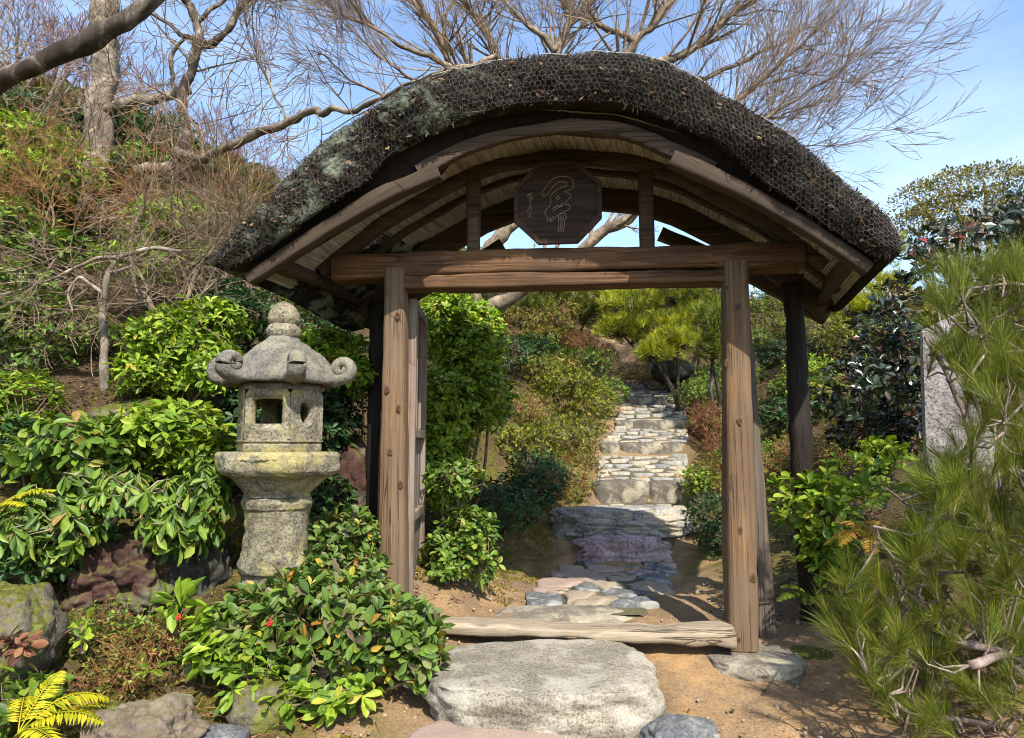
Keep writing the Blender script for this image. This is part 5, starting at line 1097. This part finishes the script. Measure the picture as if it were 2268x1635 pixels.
S("dry_shrub", "thin brownish dry shrub between the left boulder and the leafy shrub", "shrub", [(300, 1450, 110, 50, 3.3, .2), (380, 1400, 60, 40, 3.4, .15), (250, 1500, 80, 40, 3.2, .15)], 260, 'lf_azalea', (.026, .010), 4, seed=23, twig='twig_orange', stems=12, stemr=.005)

S("dry_shrub", "brownish twiggy plant with tiny green leaves below the dark red rock", "shrub", [(250, 1370, 90, 40, 3.5, .15), (170, 1400, 60, 40, 3.4, .12), (330, 1390, 50, 30, 3.5, .1)], 240, 'lf_mid', (.028, .012), 4, seed=24, twig='twig_orange', stems=12, stemr=.004)
S("seedling", "small upright plant with oval green leaves beside the left boulder", "plant", [(185, 1395, 18, 30, 3.25, .03)], 8, 'lf_bright', (.06, .026), 4, (35, 75), n_obj=32, seed=25, kind='hi', inner=0, base=at(185, 1440, 3.27))
# ---- behind the gate, left of the path
S("evergreen_shrub", "large leafy shrub filling the left side behind the gate", "shrub", [(990, 720, 75, 80, 5.6, .45), (1050, 790, 70, 80, 5.5, .4), (1000, 900, 90, 90, 5.3, .45), (1080, 880, 55, 70, 5.4, .3), (970, 1030, 60, 90, 5.2, .4), (1060, 720, 50, 50, 5.8, .3)], 1900, 'lf_bright', (.075, .031), 6, dd=.35, seed=30, kind='hi', n_obj=120, base=at(1000, 1235, 5.6), stems=12, stemr=.02)
S("evergreen_shrub", "bright green shrub low behind the left gate post", "shrub", [(1010, 1060, 60, 50, 4.75, .2), (1040, 1180, 65, 60, 4.7, .22), (985, 1230, 50, 50, 4.65, .2), (1060, 1240, 45, 40, 4.65, .15)], 300, 'lf_mid', (.07, .028), 7, (45, 80), n_obj=240, seed=31, kind='hi', base=at(1000, 1290, 4.75))
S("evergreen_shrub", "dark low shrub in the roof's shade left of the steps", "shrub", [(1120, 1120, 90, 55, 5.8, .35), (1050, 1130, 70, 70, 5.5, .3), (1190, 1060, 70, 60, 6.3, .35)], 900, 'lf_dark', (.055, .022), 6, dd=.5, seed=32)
for i, (lab, bl, n, mt, lf) in enumerate([
    ("brown-tinged azalea mound left of the cobbled tread", [(1200, 1080, 80, 50, 6.5, .35), (1270, 1050, 60, 55, 6.7, .35)], 1000, 'lf_azalea', (.030, .012)),
    ("yellow-green azalea mound left of the third riser", [(1160, 990, 80, 50, 7.0, .4), (1250, 960, 80, 45, 7.4, .4)], 1000, 'lf_yellow', (.045, .018)),
    ("reddish-brown azalea mound beside the second tread", [(1290, 1000, 45, 45, 7.6, .3), (1170, 910, 60, 40, 7.6, .35)], 800, 'lf_azalea', (.030, .012)),
    ("bright yellow-green leafy mound left of the upper steps", [(1250, 850, 85, 35, 8.8, .45), (1310, 890, 60, 40, 8.8, .4), (1200, 820, 60, 30, 9.0, .4)], 1100, 'lf_yellow', (.055, .021)),
    ("dark green mound above the yellow-green one left of the path", [(1180, 780, 70, 35, 9.8, .5), (1300, 800, 60, 30, 10, .4), (1350, 870, 40, 35, 9.4, .3)], 900, 'lf_mid', (.055, .021)),
    ("greyish twiggy mound below the leaning maple limb", [(1140, 720, 80, 40, 10.2, .5), (1230, 700, 60, 40, 11, .5)], 800, 'lf_azalea', (.045, .017)),
    ("dusky red twiggy bush left of the yellow pine", [(1330, 790, 40, 32, 10.3, .3), (1280, 755, 45, 28, 10.8, .35)], 700, 'lf_brown', (.045, .008)),
    ("brownish low mound where the path bends", [(1400, 830, 60, 25, 11, .4), (1490, 850, 60, 22, 11, .4)], 700, 'lf_azalea', (.035, .014)),
    ("green mound right of the top step", [(1560, 870, 70, 40, 9.6, .4), (1600, 830, 50, 30, 10, .4)], 800, 'lf_mid', (.05, .02)),
    ("reddish-brown azalea mound right of the upper steps", [(1565, 930, 45, 45, 8.2, .3), (1590, 1000, 50, 50, 7.4, .3)], 1000, 'lf_brown', (.032, .010)),
    ("brown azalea mound right of the cobbled tread", [(1580, 1060, 55, 50, 6.6, .3), (1620, 960, 40, 60, 7.6, .3)], 800, 'lf_azalea', (.030, .012)),
    ("small green shrub on the right of the third riser", [(1545, 1065, 38, 28, 6.5, .15)], 150, 'lf_bright', (.05, .02)),
    ("dark green shrub at the right of the second step", [(1565, 1130, 45, 40, 5.9, .25), (1590, 1200, 40, 45, 5.5, .22)], 600, 'lf_dark', (.035, .016)),
    ("brownish green mound behind the right gate post", [(1700, 1060, 60, 70, 6.4, .35), (1760, 1000, 50, 50, 6.8, .3)], 800, 'lf_azalea', (.032, .013)),
    ("bright leafy mound on the slope right of the dark log post", [(1810, 900, 70, 50, 8.0, .4), (1790, 830, 60, 40, 9.0, .4)], 800, 'lf_bright', (.06, .024)),
    ("yellow-green mound under the right eave on the slope", [(1800, 730, 70, 40, 10, .5), (1880, 760, 60, 50, 9.5, .5), (1700, 680, 50, 50, 9.5, .4)], 900, 'lf_yellow', (.06, .02)),
    ("twiggy brown bush low right of the dark log post", [(1840, 1010, 70, 50, 6.0, .3), (1880, 960, 50, 40, 6.2, .3)], 700, 'lf_azalea', (.032, .012))]):
    S("mound_shrub", lab, "shrub", bl, n, mt, lf, 6, (25, 75), seed=40 + i, twig='twig_orange' if mt in ('lf_azalea', 'lf_brown') else 'twig', stemr=.007, stems=8, dd=.55)
# slope cover: copies of one small shrub where the far slope shows between the named ones
rng = np.random.default_rng(17)
TONE = ("small mid-green rounded", "small brownish-green rounded", "small dark green rounded", "small yellow-green rounded")
cov = [S("slope_shrub", TONE[i] + " shrub in the dense cover of the far slope", "shrub", [(1134, 985, 300, 200, 2, .4)], 420, mt, (.06, .024), 6, seed=70 + i, group="small shrubs covering the far slope", base=at(1134, 1200, 2)) for i, mt in enumerate(('lf_mid', 'lf_azalea', 'lf_dark', 'lf_yellow'))]
cspots = []
for px in range(-60, 2340, 62):
    for d in (6.6, 8.0, 9.6, 11.6, 14, 17):
        q = px + rng.uniform(-30, 30); dd = d * rng.uniform(.93, 1.07); x = (q - 1134) / FPX * dd; y = dd - 4
        l, r = np.interp(y, PATH[:, 0], PATH[:, 1]) - .45, np.interp(y, PATH[:, 0], PATH[:, 2]) + .45
        if y < 8.5 and l < x < r: continue
        if d < 8 and (px < 700 or px > 1650): continue
        if d < 9 and px > 950 and px < 1650: continue
        cspots.append((x, y, dd, q))
first = [True] * 4
for (x, y, dd, q) in cspots[:300]:
    where = "left slope" if q < 820 else ("slope behind the gate" if q < 1660 else "slope right of the gate"); k = rng.choice(4, p=[.35, .30, .20, .15]); lb_ = TONE[k] + " shrub in the dense cover of the " + where; z = tz(x, y) - .06; sc = rng.uniform(.6, 1.0) * (.75 + dd * .035)
    if first[k]: cov[k].location = (x, y, z); cov[k].rotation_euler = (0, 0, rng.uniform(0, 6)); cov[k].scale = (sc,) * 3; cov[k]["label"] = lb_; first[k] = False
    else: copy_tree(cov[k], (x, y, z), rng.uniform(0, 6.28), sc, lb_)

# ---- pines
def pine(name, label, shoots, needle, per, mat, limbs, base, seed, width=.0016, barkm='pinebark', trunk_polys=None, cone=(18, 50), slen=.06):
    """shoots: (pos (3), axis (3)); needles spray forward around each shoot"""
    rng = np.random.default_rng(seed); base = np.asarray(base); root = thing(name, label, "tree", base)
    P = np.array([s[0] for s in shoots]); A = norm(np.array([s[1] for s in shoots])); n = len(P)
    t = rng.random((n, per, 1)); pos = P[:, None] + A[:, None] * (t - .5) * slen * 2
    ref = norm(np.cross(A, norm(rng.normal(0, 1, (n, 3))))); r2 = np.cross(A, ref); az = rng.uniform(0, 6.283, (n, per)); be = np.radians(rng.uniform(*cone, (n, per)) * (1.25 - .6 * t[..., 0]))
    X = A[:, None] * np.cos(be)[..., None] + (ref[:, None] * np.cos(az)[..., None] + r2[:, None] * np.sin(az)[..., None]) * np.sin(be)[..., None]
    X = norm(X).reshape(-1, 3); pos = pos.reshape(-1, 3); N_ = len(pos); ln = needle * rng.uniform(.65, 1.15, N_)
    Sd = norm(np.cross(X, rng.normal(0, 1, (N_, 3)))); bend = (UP * rng.uniform(-.10, .05, (N_, 1)) + rng.normal(0, .05, (N_, 3)))
    m = pos + X * ln[:, None] * .5; e = pos + X * ln[:, None] + bend * ln[:, None]; w_ = width
    V = np.stack([pos - Sd * w_ * .5, pos + Sd * w_ * .5, m + Sd * w_ * .5, m - Sd * w_ * .5, e], 1)
    off = (np.arange(N_) * 5)[:, None]; mb = MB(); mb.add(V.reshape(-1, 3), np.array([3, 2, 4])[None] + off, np.array([0, 1, 2, 3])[None] + off)
    link("needles", mb.mesh("needles", True, base), M[mat], root, None, "stuff")
    polys = list(limbs); node = np.concatenate([l[0] for l in limbs])
    for p, a in shoots:
        b = p - norm(a) * slen; j = node[np.argmin(((node - b) ** 2).sum(1))]; polys.append((np.array([j, (j + b) / 2 + rng.normal(0, .02, 3) - UP * .015, b, p]), np.array([.006, .0048, .004, .003])))
    link("branches", tubes(polys, 7).mesh("branches", True, base), M[barkm], root); return root
rng = np.random.default_rng(55)
limbs = [branch_px(*a, rng, wob=.03) for a in [([(2560, 1700), (2420, 1560), (2268, 1500), (2200, 1445), (2130, 1420), (2060, 1368), (2000, 1290), (1950, 1210), (1930, 1170)], [3.3, 3.1, 2.95], .04, .008),
        ([(2420, 1560), (2300, 1330), (2215, 1215), (2172, 1095), (2160, 1010), (2130, 930), (2080, 800), (2052, 752)], [3.2, 3.05, 3.1], .026, .008), ([(2300, 1330), (2330, 1060), (2205, 1030), (2222, 940)], [3.1, 2.9], .014, .006),
        ([(2330, 1060), (2330, 800), (2262, 770), (2172, 792), (2166, 722)], [3.0, 2.95], .014, .006), ([(2420, 1560), (2270, 1570), (2160, 1530), (2000, 1520), (1920, 1450), (1810, 1395)], [3.2, 3.1, 3.25], .02, .006),
        ([(2430, 1640), (2268, 1622), (2100, 1600), (2005, 1585), (1930, 1500)], [3.0, 2.85], .018, .006), ([(2330, 800), (2340, 640), (2250, 620), (2160, 640)], [3.0, 3.0], .012, .005), ([(2172, 1095), (2080, 1140), (2010, 1120), (1960, 1080)], [3.1, 3.0], .012, .005),
        ([(2130, 1420), (2240, 1450), (2150, 1475)], [2.9, 2.75], .016, .018)]]
limbs[-1] = (np.concatenate([limbs[-1][0], limbs[-1][0][-1:] + (limbs[-1][0][-1:] - limbs[-1][0][-2:-1]) * .05]), np.concatenate([limbs[-1][1], [.001]]))
base = at(2560, 1700, 3.3); base[2] = tz(base[0], base[1])
shoots = []; bx = np.array([(580, 2130), (640, 2060), (760, 2030), (830, 2060), (900, 2150), (960, 2150), (1020, 2090), (1060, 2040), (1140, 2030), (1230, 1980), (1290, 1860), (1400, 1840), (1480, 1900), (1560, 1950), (1640, 2000)])
while len(shoots) < 420:
    y = rng.uniform(590, 1660) if rng.random() < .45 else rng.uniform(1040, 1640); x0 = np.interp(y, bx[:, 0], bx[:, 1]); x = x0 + (2340 - x0) * rng.random() ** 1.1
    if 1950 < x < 2120 and 790 < y < 1000 and rng.random() < .85: continue
    d = rng.uniform(2.75, 3.5); p = at(x, y, d)
    if p[2] < tz(p[0], p[1]) + .03: continue
    shoots.append((p, norm(np.array([-.35 + rng.normal(0, .4), -.25 + rng.normal(0, .3), .9 + rng.normal(0, .3)]))))
for _ in range(70):
    p = at(rng.uniform(2060, 2300), rng.uniform(590, 830), rng.uniform(2.9, 3.5)); shoots.append((p, norm(np.array([-.45 + rng.normal(0, .4), -.2 + rng.normal(0, .3), .75 + rng.normal(0, .3)]))))
pine("pine_tree", "green long-needled pine in the right foreground", shoots, .15, 120, 'needle', limbs, base, 5, .0012, cone=(10, 36))
def pad_pine(label, pads, mat, seed, base_px, per=44, needle=.13, n=90, width=.006):
    rng = np.random.default_rng(seed); sh = []; lim = []; b = at(*base_px); b[2] = tz(b[0], b[1])
    for (px, py, rx, ry, d, dr) in pads:
        c = at(px, py, d); R = np.array([rx * d / FPX, dr, ry * d / FPX]); lim.append((smooth_poly([b, (b + c) / 2 - UP * .1 + rng.normal(0, .1, 3), c - UP * R[2] * .5], 9, 1), np.linspace(.04, .015, 9)))
        for _ in range(int(n * rx / 60)):
            q = norm(rng.normal(0, 1, 3) + np.array([0, -.3, .45])); f = rng.uniform(.6, 1.05); sh.append((c + q * R * f, norm(q * .5 + UP * .8 + rng.normal(0, .25, 3))))
    return pine("pine_tree", label, sh, needle, per, mat, lim, b, seed, width, 'bark_dark', cone=(25, 65), slen=.05)
pad_pine("yellow-green pine with cloud-like pads behind the path", [(1400, 680, 75, 35, 11, .5), (1500, 660, 85, 38, 11, .5), (1460, 730, 75, 32, 10.6, .5), (1380, 730, 60, 28, 10.8, .4), (1540, 720, 60, 40, 10.6, .4), (1560, 650, 60, 35, 11.2, .4), (1350, 650, 45, 25, 11.4, .4)], 'needle_y', 6, (1500, 800, 11.2))
pad_pine("small golden pine below the yellow-green pine pads", [(1500, 758, 62, 24, 10.1, .35), (1450, 785, 40, 20, 10.1, .3)], 'needle_y', 7, (1500, 810, 10.3))
pad_pine("grey-green pine between the maple trunk and the yellow pine", [(1240, 660, 70, 30, 12, .5), (1300, 690, 50, 28, 12, .4), (1190, 690, 45, 25, 11.6, .4)], 'needle', 8, (1260, 740, 12))
pad_pine("green pine on the slope below the right eave", [(1890, 690, 65, 35, 11, .5), (1960, 650, 60, 40, 11, .5), (1960, 560, 50, 35, 12, .5), (1730, 650, 40, 40, 11, .4)], 'needle_y', 9, (1900, 780, 11))
pad_pine("grey-green pine bough just left of the right gate post", [(1580, 720, 35, 60, 9, .3), (1575, 780, 30, 30, 9, .3)], 'needle', 10, (1590, 860, 9.2))

# ---- right-hand shrubs
S("dark_leaved_shrub", "tall shrub with dark purplish-green oval leaves beside the right roof tip", "shrub", [(2140, 530, 110, 45, 5.4, .45), (2250, 480, 45, 60, 5.5, .4), (2040, 580, 50, 40, 5.4, .35), (2210, 580, 80, 40, 5.4, .4), (1980, 650, 50, 40, 5.3, .3)], 150, 'lf_deep', (.105, .046), 6, (40, 80), n_obj=200, seed=90, kind='hi', base=at(2080, 1100, 5.3), stems=12, stemr=.014, twig='twig_pale')
S("dark_leaved_shrub", "dark glossy shrub with a few red leaves between the log post and the granite pillar", "shrub", [(1960, 760, 80, 80, 5.0, .4), (1900, 860, 80, 80, 4.9, .4), (1990, 900, 70, 110, 5.0, .4), (1930, 960, 70, 60, 4.9, .3)], 330, 'lf_deep', (.085, .038), 6, (40, 80), n_obj=160, seed=91, kind='hi', base=at(1960, 1120, 4.9), stems=12)
S("evergreen_shrub", "bright light-green shrub right of the right gate post", "shrub", [(1770, 1110, 60, 60, 4.15, .2), (1830, 1130, 75, 75, 4.1, .22), (1860, 1250, 50, 60, 3.95, .15), (1880, 1060, 55, 55, 4.3, .2), (1830, 1220, 55, 55, 4.1, .18), (1950, 1010, 50, 40, 4.4, .2)], 260, 'lf_bright', (.095, .038), 5, (40, 80), n_obj=280, seed=92, kind='hi', base=at(1850, 1330, 4.2), upb=.7)
# far tree
ft = at(2190, 690, 26); ft[2] = tz(ft[0], ft[1])
rng = np.random.default_rng(8); tree = thing("broadleaf_tree", "olive-green rounded tree against the sky at the right", "tree", ft)
bl = [(at(px, py, 26), np.array([rx, 1.4, ry]) * np.array([26 / FPX, 1, 26 / FPX])) for px, py, rx, ry in [(2030, 440, 50, 32), (2100, 415, 60, 32), (2180, 402, 70, 28), (2260, 410, 60, 32), (2060, 480, 60, 28), (2150, 460, 70, 30), (2240, 470, 60, 30), (2010, 500, 40, 25), (2100, 520, 60, 30), (2200, 530, 60, 40)]]
P, N = whorls(rng, bl, 12000, .3); X = norm(N + rng.normal(0, .6, P.shape)); Z = norm(UP + rng.normal(0, .5, P.shape))
link("crown", leaves(MB(), P, X, Z, rng.uniform(.07, .17, len(P)), rng.uniform(.05, .09, len(P))).mesh("crown", True, ft), M['tree_far'], tree, None, "stuff")
polys = []
for c, r in bl: polys.append((smooth_poly([ft, (ft + c) / 2 + rng.normal(0, .3, 3), c], 8, 1), np.linspace(.16, .04, 8)))
link("trunk", tubes(polys, 6).mesh("trunk", True, ft), M['bark'], tree)
rb = bare_tree("bare pale-twigged tree in front of the olive tree at the right edge", 7, 3.0, 'twig_pale'); del rb["group"]; q = at(2270, 640, 14); rb.location = (q[0], q[1], tz(q[0], q[1]) + .3); rb.scale = (.9,) * 3

# ---- ferns, berries, litter, pebbles
def fern(label, base, fronds, mat, seed):
    """fronds: (azimuth deg, elevation deg, length, droop)"""
    rng = np.random.default_rng(seed); base = np.asarray(base, float); root = thing("fern", label, "fern", base)
    for az, el, Lf, dr in fronds:
        a, e = math.radians(az), math.radians(el); d = np.array([math.cos(a) * math.cos(e), math.sin(a) * math.cos(e), math.sin(e)]); n = 26; t = np.linspace(0, 1, n)
        P = d * (t * Lf)[:, None] - UP * (dr * Lf * t ** 2)[:, None]; T = norm(np.gradient(P, axis=0)); side = norm(np.cross(T, UP)); nrm = np.cross(side, T)
        mb = tubes([(P, np.linspace(.003, .0012, n))], 4)
        tt = np.repeat(np.arange(4, n - 1), 2); sg = np.tile([1, -1], n - 5); w_ = np.sin(np.pi * (t[tt] * .86 + .10)) ** .7 * Lf * .20
        X = norm(side[tt] * sg[:, None] + T[tt] * .38 - nrm[tt] * .18 + rng.normal(0, .07, (len(tt), 3)))
        leaves(mb, P[tt], X, nrm[tt], w_, np.full(len(tt), Lf / n * 1.05) * .9, 'lo')
        link("frond", mb.mesh("frond"), M[mat], root)
fern("golden-yellow fern at the bottom left corner", at(40, 1625, 2.75), [(35, 50, .46, .62), (70, 62, .34, .35), (10, 40, .40, .6), (120, 50, .3, .5), (-30, 30, .34, .5), (50, 28, .34, .4)], 'fern', 1)
fern("yellow fern at the left edge beneath the round bright shrub", at(-15, 1130, 3.5), [(10, 38, .36, .35), (-25, 30, .30, .4), (40, 45, .28, .35)], 'fern', 2)
fern("small green fern beside the broad leafy shrub", at(330, 1490, 3.2), [(20, 45, .16, .5), (-40, 35, .15, .5), (150, 45, .14, .5), (-100, 35, .13, .5)], 'ferng', 3)
fern("small green fern at the foot of the pinkish boulder", at(230, 1610, 2.85), [(20, 50, .13, .5), (-60, 35, .12, .5), (150, 45, .13, .5), (90, 65, .12, .4)], 'ferng', 4)
fern("orange-tinged fern among the bright shrub at the right", at(1935, 1200, 3.45), [(120, 55, .32, .6), (160, 45, .32, .8), (200, 50, .34, .8), (240, 40, .30, .8), (60, 60, .30, .6)], 'ferno', 5)
fern("yellow-green fern arching above the orange-tinged one", at(1965, 1110, 3.5), [(20, 60, .34, .7), (160, 55, .30, .7), (-30, 55, .36, .8), (230, 45, .30, .8), (80, 65, .3, .5)], 'ferng', 6)
fern("green fern at the foot of the right log post", at(1800, 1330, 4.0), [(200, 40, .32, .6), (170, 55, .30, .6), (240, 35, .28, .5), (290, 40, .26, .5)], 'ferng', 7)
D, F = ico(2)
for lab, (px, py, d) in (("cluster of red berries left of the broad leafy shrub", (398, 1366, 3.32)), ("cluster of red berries in the middle of the broad leafy shrub", (598, 1382, 3.12))):
    c = at(px, py, d); br = thing("berry_cluster", lab, "berries", c); rng = np.random.default_rng(px); me = np_mesh("berry", D * .0062, [F])
    for _ in range(6): link("berry", me, M['berry'], br, rng.normal(0, .008, 3))
    link("stalk", tubes([(np.array([(0, 0, 0), (.0, .03, .03), (0, .08, -.02), (0, .10, -.10)]), np.full(4, .002))], 4).mesh("stalk"), M['twig'], br)
rng = np.random.default_rng(3)
def scatter_ground(n, xr, yr, f):
    x = rng.uniform(*xr, n); y = rng.uniform(*yr, n); k = f(x, y) > rng.random(n); x, y = x[k], y[k]
    return np.stack([x, y, terrain(x, y) + .012], 1)
_lx = lambda x, y: np.where(y > .2, sstep(.25, .8, np.maximum(np.interp(y, PATH[:, 0], PATH[:, 1]) - x, x - np.interp(y, PATH[:, 0], PATH[:, 2]))), sstep(-1.0, -1.6, x) + sstep(1.9, 2.4, x) + .03)
P = scatter_ground(52000, (-7, 5), (-1.1, 8), _lx); n = len(P); a = rng.uniform(0, 6.283, n); X = norm(np.stack([np.cos(a), np.sin(a), rng.uniform(-.1, .5, n)], 1)); Z = norm(UP + rng.normal(0, .35, (n, 3)))
o = link("leaf_litter", leaves(MB(), P, X, Z, rng.uniform(.02, .055, n), rng.uniform(.012, .026, n)).mesh("leaf_litter"), M['litter'], None, None, "stuff"); o["label"] = "brown fallen leaves scattered over the bank and slope"; o["category"] = "fallen leaves"
n0 = 34000; x = np.where(rng.random(n0) < .62, rng.uniform(-3.0, -.55, n0), rng.uniform(-.7, .75, n0)); y = np.where(x < -.56, rng.uniform(-1.1, .9, n0), rng.uniform(.6, 2.6, n0))
cl = np.array([fbm((a_, b_, 0), 2.3, 4, 8) for a_, b_ in zip(x, y)]); ok = (cl > .06) & ((y < .35) | (np.interp(y, PATH[:, 0], PATH[:, 1]) - x > .12)); x, y = x[ok], y[ok]; n = len(x)
P = np.stack([x, y, terrain(x, y) + np.array([fbm((a_, b_, 0), 1.7, 4, 2) * .035 for a_, b_ in zip(x, y)])], 1); X = norm(UP + rng.normal(0, .6, (n, 3))); Z = norm(rng.normal(0, 1, (n, 3)))
o = link("moss", leaves(MB(), P, X, Z, rng.uniform(.012, .026, n), rng.uniform(.006, .012, n)).mesh("moss"), M['moss'], None, None, "stuff"); o["label"] = "yellow-green moss cushions on the bank and beside the path"; o["category"] = "moss"
P = scatter_ground(900, (-3, -.5), (-1.1, .4), lambda x, y: np.full(x.shape, .6)); sticks = []
for p in P:
    a_ = rng.uniform(0, 6.283); d_ = np.array([math.cos(a_), math.sin(a_), rng.uniform(-.05, .35)]) * rng.uniform(.04, .16); sticks.append((np.array([p, p + d_ * .5 + rng.normal(0, .01, 3), p + d_]), np.array([.002, .0016, .001])))
o = link("fallen_twigs", tubes(sticks, 4).mesh("fallen_twigs"), M['twig_orange'], None, None, "stuff"); o["label"] = "thin fallen twigs scattered over the left bank"; o["category"] = "twigs"
P = scatter_ground(2200, (-1.0, 2.2), (-1.1, 1.2), lambda x, y: np.full(x.shape, .55)); n = len(P); D, F = ico(1); sc = rng.gamma(2.2, .0022, n)[:, None] + .001
V = P[:, None] + D[None] * (sc * rng.uniform(.5, 1.2, (n, 3)))[:, None] - UP * .006
o = link("pebbles", np_mesh("pebbles", V.reshape(-1, 3), [(F[None] + (np.arange(n) * len(D))[:, None, None]).reshape(-1, 3)]), M['pebble'], None, None, "stuff"); o["label"] = "tiny loose pebbles scattered on the trodden soil"; o["category"] = "pebbles"
